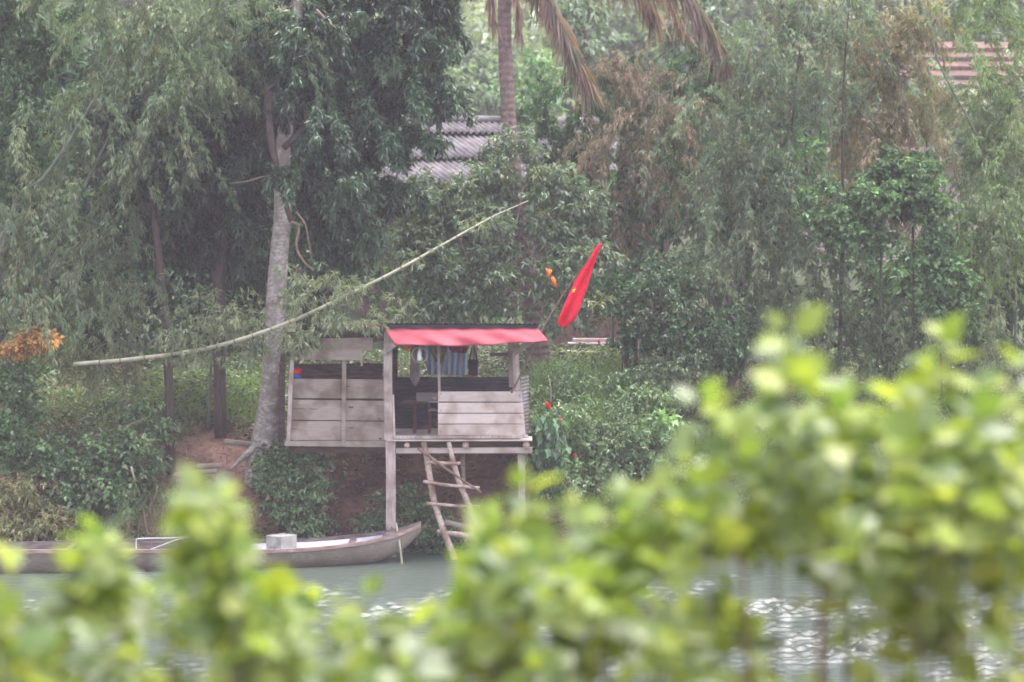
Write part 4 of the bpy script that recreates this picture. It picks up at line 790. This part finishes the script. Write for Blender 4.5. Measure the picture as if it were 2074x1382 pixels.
backtree('loose green tree at the right end of the tiled roof', 2030, 250, 88, 100, 170, PFAR, 7, .25, .09, dens=.7, sub=.7)
backtree('dark tree at the left edge of the photo', 0, 420, 68, 130, 260, PD, 8, .25, .09)
backtree('dusky tree behind the dry brown bamboo', 1330, 330, 72, 170, 170, PDG, 8, .25, .09)
backtree('dusky tree behind the central bamboo', 1560, 400, 71, 190, 190, PDG, 8, .25, .09)
backtree('dusky tree behind the vine curtain', 1820, 560, 70, 180, 140, PDG, 7, .25, .09)
backtree('dusky tree at the right edge behind the light bamboo', 2040, 480, 70, 140, 200, PDG, 7, .25, .09)
# ------------------------------------------------------------------ houses
h1 = thing('farmhouse', 'low house with a grey corrugated roof half hidden by trees', 'house', (W(950,300,82).x, 82, float(zt(-1.2, 82))))
al_ = R(30); ax = Vector((math.cos(al_), math.sin(al_), 0)); dn = Vector((math.sin(al_), -math.cos(al_), 0))
ridge = W(960, 246, 82); rz0 = ridge.z
def rp(u, d, z): v = ridge+ax*u+dn*d; return (v.x, v.y, rz0+z)
for k, (d0, z0, d1, z1) in enumerate(((.05,-.02,1.0,-.34), (.9,-.42,2.6,-1.05), (2.45,-1.12,4.2,-1.75))):
    a = Vector(rp(-4.5, d0, z0)); bvec = ax*9; cvec = Vector(rp(0, d1, z1))-Vector(rp(0, d0, z0))
    corrug('roof_sheets', a, bvec, cvec, .19, .045, M['cement'], h1, 2)
a = Vector(rp(-4.5, -.05, -.02)); corrug('roof_sheets', a, ax*9, Vector(rp(0,-3.5,-1.7))-Vector(rp(0,0,0)), .19, .045, M['cement'], h1, 2)
m = MB(); m.tube([Vector(rp(-4.6,0,.03)), Vector(rp(4.6,0,.03))], .13, 8); m.build('ridge_cap', M['cement'], h1, True)
gz = float(zt(-1.2, 82))-.3; wh = rz0-1.75-gz; cc = Vector(rp(0,.25,0)); rotm = Matrix.Rotation(al_, 3, 'Z')
m = MB(); m.box((cc.x, cc.y, gz+wh/2), (8.4, 6.4, wh), rotm); m.build('wall', M['wood_dark'], h1)
for u in (-4.15, 4.15):
    m = MB()
    A = [Vector(rp(u,-2.95,-1.75)), Vector(rp(u,3.45,-1.75)), Vector(rp(u,0,-.12))]; B = [v+ax*.1 for v in A]
    m.add(A+B, [(0,1,2),(5,4,3),(0,3,4,1),(1,4,5,2),(2,5,3,0)]); m.build('gable', M['plaster'], h1)
h2 = thing('tiled_house', 'house with an old red tiled roof seen through the right bamboo', 'house', (W(1880,300,97).x, 97, float(zt(13.6, 97))))
r0 = W(1835, 85, 99); e0 = W(1835, 335, 94.5); hw_ = 3.7; m = MB(); nrow = 13
for k in range(nrow):
    t0 = k/nrow; t1 = (k+1)/nrow; ya = 99-4.5*t0; yb = 99-4.5*t1; za = r0.z+(e0.z-r0.z)*t0; zb_ = r0.z+(e0.z-r0.z)*t1
    m.hexa([(r0.x-hw_,yb-.08,zb_-.02),(r0.x+hw_,yb-.08,zb_-.02),(r0.x+hw_,ya,za-.14),(r0.x-hw_,ya,za-.14),(r0.x-hw_,yb-.08,zb_+.10),(r0.x+hw_,yb-.08,zb_+.10),(r0.x+hw_,ya,za+.0),(r0.x-hw_,ya,za+.0)])
m.build('roof', M['tile'], h2)
m = MB(); m.hexa([(r0.x-hw_,99.01,r0.z-.1),(r0.x+hw_,99.01,r0.z-.1),(r0.x+hw_,103.5,e0.z-.1),(r0.x-hw_,103.5,e0.z-.1),(r0.x-hw_,99.01,r0.z),(r0.x+hw_,99.01,r0.z),(r0.x+hw_,103.5,e0.z),(r0.x-hw_,103.5,e0.z)]); m.build('roof', M['tile'], h2)
m = MB(); gz = float(zt(13.6, 97))-1; m.box((r0.x, 99, (gz+e0.z-.05)/2), (6.6, 8, e0.z-.05-gz)); m.build('wall', M['plaster'], h2)
# ledge wall and brick wall beyond the grass
m = MB()
for (x0, y0, x1, y1, Y, d) in ((1120,712,1258,718,68.6,.6),):
    bx(x0, y0, x1, y1, Y, d, m)
bx(1125, 718, 1256, 745, 68.75, .5, m)
tag(m.build('ledge', M['plaster'], None, bevel=.02), 'lower pale pink ledge behind the tall grass', 'ledge')
m = MB(); bx(1150, 695, 1246, 699, 70.0, .5, m); bx(1152, 699, 1244, 712, 70.1, .4, m)
bx(1160, 686, 1246, 695, 70.25, .3, m)
tag(m.build('step_wall', M['plaster'], None, bevel=.02), 'upper stepped pale wall under the brick wall beyond the grass', 'wall')
m = MB(); bx(1120, 640, 1262, 683.5, 71.0, .2, m); m.box((W(1190,0,71).x, 71.1, W(0,683,71).z-.7), (1.6, .2, 1.4))
tag(m.build('brick_wall', M['brick'], None), 'low pinkish brick wall seen under the young tree', 'wall')
# red cloths, orange cloths
for i, (L, R_, Y, mt, lab, cat) in enumerate((
   ([(1181,670),(1182,682)], [(1189,671),(1188,683)], 66.5, 'red', 'red rag hanging left of the pink wall below the flag', 'rag'),
   ([(1211,688),(1212,697)], [(1215,688),(1215,697)], 69.7, 'red', 'narrow red strip hanging on the stepped wall', 'rag'),
   ([(1172,655),(1177,664)], [(1180,657),(1181,668)], 66.3, 'maroon', 'dark red rag above the other below the flag', 'rag'),
   ([(1105,543),(1109,553),(1106,563)], [(1118,547),(1114,556),(1119,562)], 63.25, 'orange', 'upper orange cloth scrap caught in the tree left of the flag', 'cloth scrap'),
   ([(1117,562),(1119,578)], [(1124,564),(1129,583)], 63.2, 'orange', 'lower orange cloth scrap caught in the tree left of the flag', 'cloth scrap'))):
    cloth('cloth_scrap', L, R_, Y, M[mt], lab, cat, .02, freq=1.5)
# ------------------------------------------------------------------ grass and ground cover
def scatter(n, x0, x1, y0, y1, keep=None):
    x = rng.uniform(x0, x1, n); y = rng.uniform(y0, y1, n)
    if keep is not None: k = keep(x, y); x = x[k]; y = y[k]
    return np.stack([x, y, zt(x, y)], 1)
X = lambda px, Y: (px-1037)/F*Y
def bare(x, y):
    v = 1-np.clip(np.exp(-(((x+6.2)/1.25)**2+((y-62.2)/.9)**2)**2)*1.3, 0, 1)          # earth path
    v *= 1-.97*np.clip(1.4*np.exp(-(((x+2.0)/2.6)**4+((y-62.1)/1.1)**4)), 0, 1)       # under the hut
    v *= 1-.9*np.exp(-(((x+3.4)/.35)**2+((y-61.1)/.5)**2)**2)
    v *= 1-.8*np.exp(-(((x+8.0)/.45)**2+((y-62.6)/.3)**2)**2)
    return v
def keepf(x, y): return rng.random(len(x)) < bare(x, y)*np.clip(.85+.45*np.sin(x*2.1+y*1.3)*np.sin(x*.9-y*2.3), .4, 1)
P = scatter(95000, -11.5, 11.8, 60.45, 68, keepf); n = len(P); P[:, 2] += rng.random(n)**1.5*.35
C = pick(PSC, n)*1.2*(.8+.35*np.sin(P[:, :1]*1.3+P[:, 1:2]))*rng.uniform(.7, 1.4, n)[:, None]
D = rng.normal(size=(n, 3)); D[:, 2] = np.abs(D[:, 2])*.3-.2; D[:, 1] -= .5
tag(leaf_mesh('ground_cover', P, D, rng.uniform(.06, .15, n), rng.uniform(.035, .09, n), C, M['leaf_gloss']), 'low creeping leaves covering the earth bank', 'ground cover', kind='stuff')
P = scatter(9000, -11.5, 11.8, 60.4, 63, lambda x, y: rng.random(len(x)) < .5); n = len(P); P[:, 2] += rng.random(n)*.2
D = rng.normal(size=(n, 3)); D[:, 2] *= .5
tag(leaf_mesh('leaf_litter', P, D, rng.uniform(.06, .3, n), rng.uniform(.01, .03, n), pick(PDRY, n)*rng.uniform(.5, 1.2, n)[:, None], M['leaf']), 'dry twigs and brown leaf litter over the bank', 'leaf litter', kind='stuff')
PGR = [((.16,.26,.10), 5), ((.22,.32,.13), 4), ((.30,.34,.2), 2), ((.10,.16,.07), 3)]
def grass(label, n, x0, x1, y0, y1, L, wd, lean, pal_, keep=None, group='grass patches on the bank'):
    P = scatter(n, x0, x1, y0, y1, keep); k = len(P)
    return tag(blades('grass', P, L*rng.uniform(.55, 1.2, k), wd*rng.uniform(.7, 1.3, k), np.full(k, lean), pick(pal_, k)*1.4*rng.uniform(.75, 1.3, k)[:, None], M['leaf']), label, 'grass', group, 'stuff')
grass('tall arching grass on the bank top right of the hut', 5200, X(1080,64), X(1330,64), 62.3, 65.2, 1.0, .018, .6, PGR)
shrub('weed_patch', 'tangled mixed weeds growing through the tall grass right of the hut', 'weeds', [(1120,800,62.8,50,40,.4,.3),(1200,790,62.9,70,40,.4,.3),(1290,770,63.0,50,40,.4,.35),(1160,750,63.6,60,25,.4,.25)], PSC, 1200, 63, sub=.25, Lm=.13, Wm=.045)
grass('loose tall weeds on the slope right of the hut', 2600, X(1085,62), X(1480,62), 61.1, 62.8, .55, .02, .55, PSC)
grass('pale grass over the upper left bank', 4500, X(60,63), X(400,63), 62.2, 65, .32, .014, .5, [((.16,.22,.08), 5), ((.22,.27,.12), 3), ((.26,.22,.14), 2)], lambda x, y: bare(x, y) > .6)
grass('short bright grass on the bank top left of the pale trunk', 6000, X(290,65), X(540,65), 63.6, 66.3, .30, .012, .5, [((.16,.25,.07), 5), ((.22,.33,.10), 3)], lambda x, y: bare(x, y) > .6)
grass('pale grass lawn before the pink ledge', 5000, X(1100,67), X(1300,67), 66, 68.4, .22, .012, .5, [((.28,.36,.13), 5), ((.32,.38,.2), 3)])
grass('long grass tufts low on the left bank', 1500, X(180,61), X(400,61), 60.7, 61.6, .6, .014, .6, PGR)
grass('dry reddish grass low on the left bank', 700, X(250,61), X(370,61), 60.6, 61.3, .55, .012, .5, PDRY)
grass('pale grass tufts on the right bank behind the blurred leaves', 3500, X(1380,61.5), X(2090,61.5), 60.6, 62.8, .5, .014, .7, [((.16,.22,.12), 5), ((.23,.28,.18), 3)])
grass('silvery arching grass beside the hut side wall', 260, X(1125,61.3), X(1190,61.3), 61.2, 61.8, .7, .014, .95, [((.26,.32,.20), 4), ((.2,.27,.14), 3)])
# small white flowers
V = []; P = np.concatenate([scatter(26, X(560,61), X(700,61), 60.5, 61.4), scatter(14, X(800,61), X(880,61), 60.6, 61.2), scatter(30, X(1080,62), X(1420,62), 61, 64)]); P[:, 2] += rng.uniform(.2, .5, len(P))
n = len(P); k = 5; idx = np.repeat(np.arange(n), k); D = nrm(rng.normal(size=(n*k, 3))+np.array([0,-.6,.3]))
tag(leaf_mesh('white_flowers', P[idx], D, np.full(n*k, .05), np.full(n*k, .03), np.full((n*k, 3), .72), M['petal']), 'tiny white flowers dotted through the bank plants', 'flowers', kind='stuff')
for i, (px, py, Y, s, lab) in enumerate(((1112,819,61.6,.10,'largest red flower right of the hut corner'), (1164,921,60.9,.05,'lowest red flower right of the hut deck'), (1136,850,61.3,.055,'dull red flower in the weeds right of the hut'))):
    fw = thing('red_flower', lab, 'flower', W(px,py,Y), 'red flowers right of the hut'); c = np.array(W(px, py, Y))
    D = nrm(rng.normal(size=(9, 3))+np.array([0,-.5,0])); leaf_mesh('petals', np.repeat(c[None], 9, 0), D, np.full(9, s), np.full(9, s*.8), np.full((9, 3), 1.)*np.array([.85,.04,.03]), M['petal'], fw)
    m = MB(); g0 = Vector((c[0]+.03, Y+.05, float(zt(c[0], Y+.05)))); m.tube([g0, Vector(c)], .006, 5); m.build('stem', M['culm_dark'], fw)
# dry stalks, sticks
for i, (a, b_, Y, r, lab) in enumerate((((265,945),(300,1090),60.5,.03,'tallest pale dry stalk on the left bank'), ((320,985),(290,1060),60.5,.014,'thin tan stalk crossing behind the tallest dry stalk'), ((455,905),(458,950),61.3,.014,'short upright stake at the end of the earth path'), ((160,895),(290,850),61.2,.014,'thin bare twig slanting above the left bushes'), ((1700,840),(1712,1100),61.2,.03,'pale dead stem standing on the right bank'), ((1110,760),(1115,815),62.2,.014,'thin tan stalk above the largest red flower'), ((1293,690),(1288,830),63.4,.02,'pale stalk at the right of the tall grass'), ((1095,925),(1150,985),60.9,.025,'dark dead branch lying right of the hut leg'))):
    bb = W(b_[0], b_[1], Y); 
    tag(log('dry_stalk', [W(a[0],a[1],Y), W((a[0]+b_[0])/2+3,(a[1]+b_[1])/2,Y), bb], r*.7, r, None, mat='branch' if i in (3, 7) else 'log', jit=.006), lab, 'stalk', 'dry stalks and sticks on the bank')
# planks laid on the earth path
for i, (a, b_, Y, lab) in enumerate((((455,893),(510,899),62.3,'worn plank step beside the pale trunk root'), ((352,962),(440,952),61.4,'lowest plank step at the foot of the earth path'), ((400,944),(450,941),61.6,'thin plank step above the lowest one'))):
    m = MB(); p0 = W(*a, Y); p1 = W(*b_, Y); m.beam(p0, p1, .06, .22, .004, 4); m.beam(p0-Vector((0,0,.08)), p0.lerp(p1,.9)-Vector((0,0,.08)), .03, .16, .004, 2)
    tag(m.build('plank_step', M['wood_grey'], None, bevel=.006), lab, 'plank', 'plank steps on the earth path')
m = MB(); m.tube(smoothpath([W(648,926,61.6), W(660,932,61.5), W(678,950,61.4)], 4), [.05,.06,.065,.065,.06,.06,.055,.05,.04], 8)
tag(m.build('broken_pipe', M['foam'], None, True), 'pale broken pipe lying on the earth under the hut', 'pipe')
for i, (px, py, Y, lab) in enumerate(((1097,958,60.8,'white crumpled litter right of the hut leg'), (1112,968,60.8,'greyish litter just right of the white litter'), (1046,1077,60.4,'small white scrap beside the hut right leg'))):
    c = W(px, py, Y); m = MB(); N_ = 9
    vs = [c+Vector((math.cos(k*2*math.pi/N_)*(.07+.05*random.random()), random.uniform(-.03,.03), math.sin(k*2*math.pi/N_)*.035+math.cos(k*2*math.pi/N_)*.03)) for k in range(N_)]
    vs2 = [v+Vector((0,.03,.005)) for v in vs]; m.add(vs+vs2, [tuple(range(N_)), tuple(reversed(range(N_, 2*N_)))]+[(k, (k+1) % N_, N_+(k+1) % N_, N_+k) for k in range(N_)])
    tag(m.build('litter', M['white']), lab, 'litter', 'litter on the bank')
# ------------------------------------------------------------------ far wooded slope
ells = []
for k in range(150):
    Y = rng.uniform(125, 260); x = rng.uniform(-.24, .24)*Y; z = float(zt(x, Y))
    ells.append((x, Y, z))
PP = []; DD = []; LL = []; WW = []; CC = []
for (x, Y, z) in ells:
    r = rng.uniform(2.2, 4.5); n = 2600; q = nrm(rng.normal(size=(n, 3)))*(rng.random(n)**.35)[:, None]*np.array([r, r, r*.9])+np.array([x, Y, z+r*.8])
    q += rng.normal(size=(n, 3))*.3; c = np.array(PFAR[rng.integers(0, 4)][0]); PP.append(q); DD.append(nrm(rng.normal(size=(n, 3)))); LL.append(rng.uniform(.35, .8, n)); WW.append(rng.uniform(.2, .4, n)); CC.append(c*1.5*rng.uniform(.7, 1.3, n)[:, None])  # leaf colour brightened to add haze paleness
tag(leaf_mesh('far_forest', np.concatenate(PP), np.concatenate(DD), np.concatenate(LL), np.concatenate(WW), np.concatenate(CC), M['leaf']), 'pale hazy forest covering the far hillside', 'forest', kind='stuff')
# ------------------------------------------------------------------ FOREGROUND SHRUBS (close to the lens, out of focus)
def near_leaves(name, P, D, L, Wd, C, parent):
    n = len(P); D = nrm(D); N = nrm(rng.normal(size=(n, 3))*.6+np.array([0,-.35,.9])); S = nrm(np.cross(D, N)); N = nrm(np.cross(S, D))
    ts = [0,.10,.28,.5,.72,.9,1.0]; ws = [.05,.55,.95,1.0,.75,.33,.02]; rows = []
    cu = rng.uniform(.05, .3, n)[:, None]; L = L[:, None]; Wd = Wd[:, None]; fo = rng.uniform(.05, .3, n)[:, None]
    for tt, ww in zip(ts, ws):
        c = P+D*L*tt-N*L*cu*tt*tt
        rows += [c-S*Wd*.5*ww+N*Wd*fo*ww, c, c+S*Wd*.5*ww+N*Wd*fo*ww]
    V = np.stack(rows, 1).reshape(-1, 3); b0 = np.arange(n)[:, None]*21; Q = []
    for i in range(6):
        for j in range(2): Q.append(b0+np.array([[i*3+j, i*3+j+1, (i+1)*3+j+1, (i+1)*3+j]]))
    return mesh_obj(name, V, np.concatenate(Q, 1).reshape(-1, 4), M['leaf_near'], parent, True, np.repeat(C, 21, axis=0))
PN = [((.29,.38,.09), 5), ((.21,.30,.085), 5), ((.40,.48,.11), 2.5), ((.14,.22,.07), 3), ((.34,.42,.27), 2.6)]
OUTL = [(-40,1130),(0,1110),(60,1170),(130,1150),(190,1060),(240,1100),(270,1190),(340,1150),(370,1000),(440,950),(520,1010),(540,1130),(590,1200),(660,1190),(745,1170),(800,1240),(860,1200),(930,1100),(985,1020),(1070,950),(1170,1000),(1250,970),(1330,940),(1380,870),(1420,780),(1500,830),(1550,700),(1600,630),(1650,700),(1740,760),(1810,740),(1910,650),(1990,690),(2110,700)]
GAPS = [(820,1290,65),(1120,1290,55),(1330,1200,75),(1430,1190,75),(1560,1190,80),(1640,1290,100),(1540,1340,70),(1720,1360,70),(290,1320,65),(140,1360,45),(650,1320,35),(2010,1370,50),(1840,1340,50),(400,1360,60),(860,1110,70),(690,1120,70),(1270,1330,50),(960,1340,40),(530,1180,35),(590,1095,62),(290,1100,35)]
def fills(x0, x1, n, d0=60, seed=1):
    rr_ = np.random.default_rng(seed); out = []
    while len(out) < n:
        px = rr_.uniform(x0, x1); top = np.interp(px, [q[0] for q in OUTL], [q[1] for q in OUTL])
        py = rr_.uniform(top+d0, 1400)
        if any(math.hypot(px-a, py+60-b_) < r*.7 for a, b_, r in GAPS): continue
        out.append((px, py, rr_.uniform(7.2, 8.6), rr_.uniform(90, 170), rr_.uniform(-40, 40), rr_.uniform(38, 55)))
    return out
def near_shrub(label, bpx, shoots, fill=None, size=.106):
    """shoots: (tip px, tip py, Y, length px, lean px, leaf spacing px)"""
    if fill: shoots = shoots+fills(*fill)
    Yb = shoots[0][2]; g = thing('foreground_shrub', label, 'shrub', base(bpx, Yb), 'blurred shrubs close to the camera')
    P = []; D = []; L = []; C = []
    for (px, py, Y, ln, lean, sp) in shoots:
        tip = W(px, py+25, Y); mid = W(px+lean, py+ln, Y); bs = base(bpx, Yb); bs = bs.lerp(Vector((mid.x, Y, float(zt(mid.x, Y)))), .75)
        q = smoothpath([bs, mid, mid.lerp(tip, .55)+Vector((rng.normal()*.02, 0, 0)), tip], 8)
        m = MB(); wd_ = rng.random() < .03; m.tube(q, lerpr(.008 if wd_ else .003, .002, len(q)), 6); m.build('stem', M['branch' if wd_ else 'culm_dark'], g, True)
        nn = max(4, int(ln/sp*2.6)); a0 = rng.uniform(0, 6.28)
        for k in range(nn):
            t = k/(nn-1); f = 1-t; i_ = f*(len(q)-1)*.55+(len(q)-1)*.45; k0 = min(int(i_), len(q)-2); p_ = q[k0].lerp(q[k0+1], i_-k0)
            if any(math.hypot(1037+p_.x/p_.y*F-gx, 400-(p_.z-CAM_Z)/p_.y*F-gy) < gr for gx, gy, gr in GAPS) and rng.random() < .6: continue
            a = a0+k*2.4+rng.normal()*.4; d = Vector((math.cos(a), math.sin(a)*.8, (.9 if k < 3 else .15)+rng.normal()*.25-.35*t))
            P.append(p_+Vector((math.cos(a)*.015, math.sin(a)*.015, 0))); D.append(d); L.append(size*(.6 if k < 2 else 1)*rng.uniform(.75, 1.2)*Y/8)
            c = np.array(PN[rng.choice(5, p=np.array([5,5,2.5,3,2.0])/17.5)][0]); C.append(c*.88*(1.1-.25*t)*rng.uniform(.8, 1.2))
    n = len(P); L = np.array(L); near_leaves('leaves', np.array(P), np.array(D), L, L*rng.uniform(.62, .82, n), np.array(C), g)
near_shrub('blurred shrub with two round leafed shoots at lower left', 330, [(192,1045,7.6,270,-10,24),(428,965,7.4,280,-30,24),(435,990,7.6,250,0,28),(205,1075,7.8,250,10,28),(175,1090,7.5,240,-10,28),(535,1165,7.7,200,-60,44),(30,1110,8,220,-20,48),(335,1215,7.8,180,10,50),(120,1200,8.2,160,10,50),(470,1150,7.6,200,0,44),(225,1170,7.9,150,20,46),(-20,1200,8,160,0,55),(400,1110,7.9,180,0,48),(60,1260,7.6,120,0,55),(280,1270,7.7,120,0,55)], (-40,560,46,60,1))
near_shrub('low blurred shrub along the bottom centre', 740, [(655,1190,8.1,190,0,46),(745,1175,7.9,190,20,48),(590,1210,7.9,170,10,50),(700,1270,7.7,150,0,52),(830,1290,8.1,130,0,55),(520,1290,7.6,130,0,50),(910,1260,7.9,140,0,48),(780,1240,8.3,150,-10,50),(860,1210,8.2,150,10,55)], (480,1000,52,40,2))
near_shrub('blurred yellow green shrub covering the ladder foot', 1080, [(1070,945,7.7,330,-60,50),(1020,1030,7.9,280,-20,48),(975,1130,7.8,240,20,46),(1160,1000,7.8,320,-30,44),(1250,980,8.0,330,-20,44),(1040,1100,7.6,250,0,44),(1120,1150,8,220,0,44),(1200,1120,7.7,250,10,44),(1010,1210,7.9,160,0,46),(1090,1250,7.7,130,0,50),(1240,1180,7.8,200,-10,48),(930,1230,8.0,150,20,50)], (880,1310,32,80,3))
near_shrub('tall blurred shrub with yellow green tips in the right half', 1600, [(1410,780,7.9,420,30,46),(1330,950,7.8,340,20,44),(1600,625,7.6,520,20,42),(1560,770,7.8,420,10,44),(1490,850,7.7,380,20,44),(1390,900,8.0,340,10,44),(1690,780,7.9,420,-10,46),(1640,900,7.6,360,10,46),(1540,1000,7.9,240,20,48),(1440,1010,7.6,260,0,46),(1340,1100,8,260,0,50),(1290,1010,8,240,0,50),(1740,760,8,400,-20,46),(1470,1240,7.8,140,0,50),(1370,1240,7.7,140,0,55)], (1240,1740,40,100,4))
near_shrub('densest blurred shrub at the right edge of the photo', 1950, [(1910,645,7.8,460,20,44),(1800,760,7.9,420,-10,44),(1870,790,7.6,420,0,42),(2060,700,7.9,460,10,42),(1980,800,7.7,420,0,42),(1790,900,8,340,10,44),(1940,920,7.9,360,0,42),(2040,900,7.6,380,0,42),(1850,1000,7.7,300,10,42),(1960,1050,7.8,280,0,44),(2060,1080,7.8,280,0,44),(1880,1150,7.9,220,0,46),(1770,1050,7.9,220,0,48),(2000,1200,7.6,170,0,50),(1900,1270,7.8,120,0,55),(1820,1160,8,180,0,50),(2080,820,8,300,0,46)], (1680,2110,36,120,5))
# ------------------------------------------------------------------ haze
m = MB(); m.hexa([(-130,-6,-4.5),(130,-6,-4.5),(130,330,-4.5),(-130,330,-4.5),(-130,-6,72),(130,-6,72),(130,330,72),(-130,330,72)])
hm = bpy.data.materials.new('pale haze'); hm.use_nodes = True; t = hm.node_tree; t.nodes.remove(t.nodes['Principled BSDF'])
pv = t.nodes.new('ShaderNodeVolumePrincipled'); pv.inputs['Density'].default_value = .00062; pv.inputs['Color'].default_value = (.94,.90,1,1); pv.inputs['Anisotropy'].default_value = .0
t.links.new(pv.outputs[0], t.nodes['Material Output'].inputs['Volume'])
hz = m.build('haze', hm); tag(hz, 'thin pale river haze filling the air', 'haze', kind='stuff')
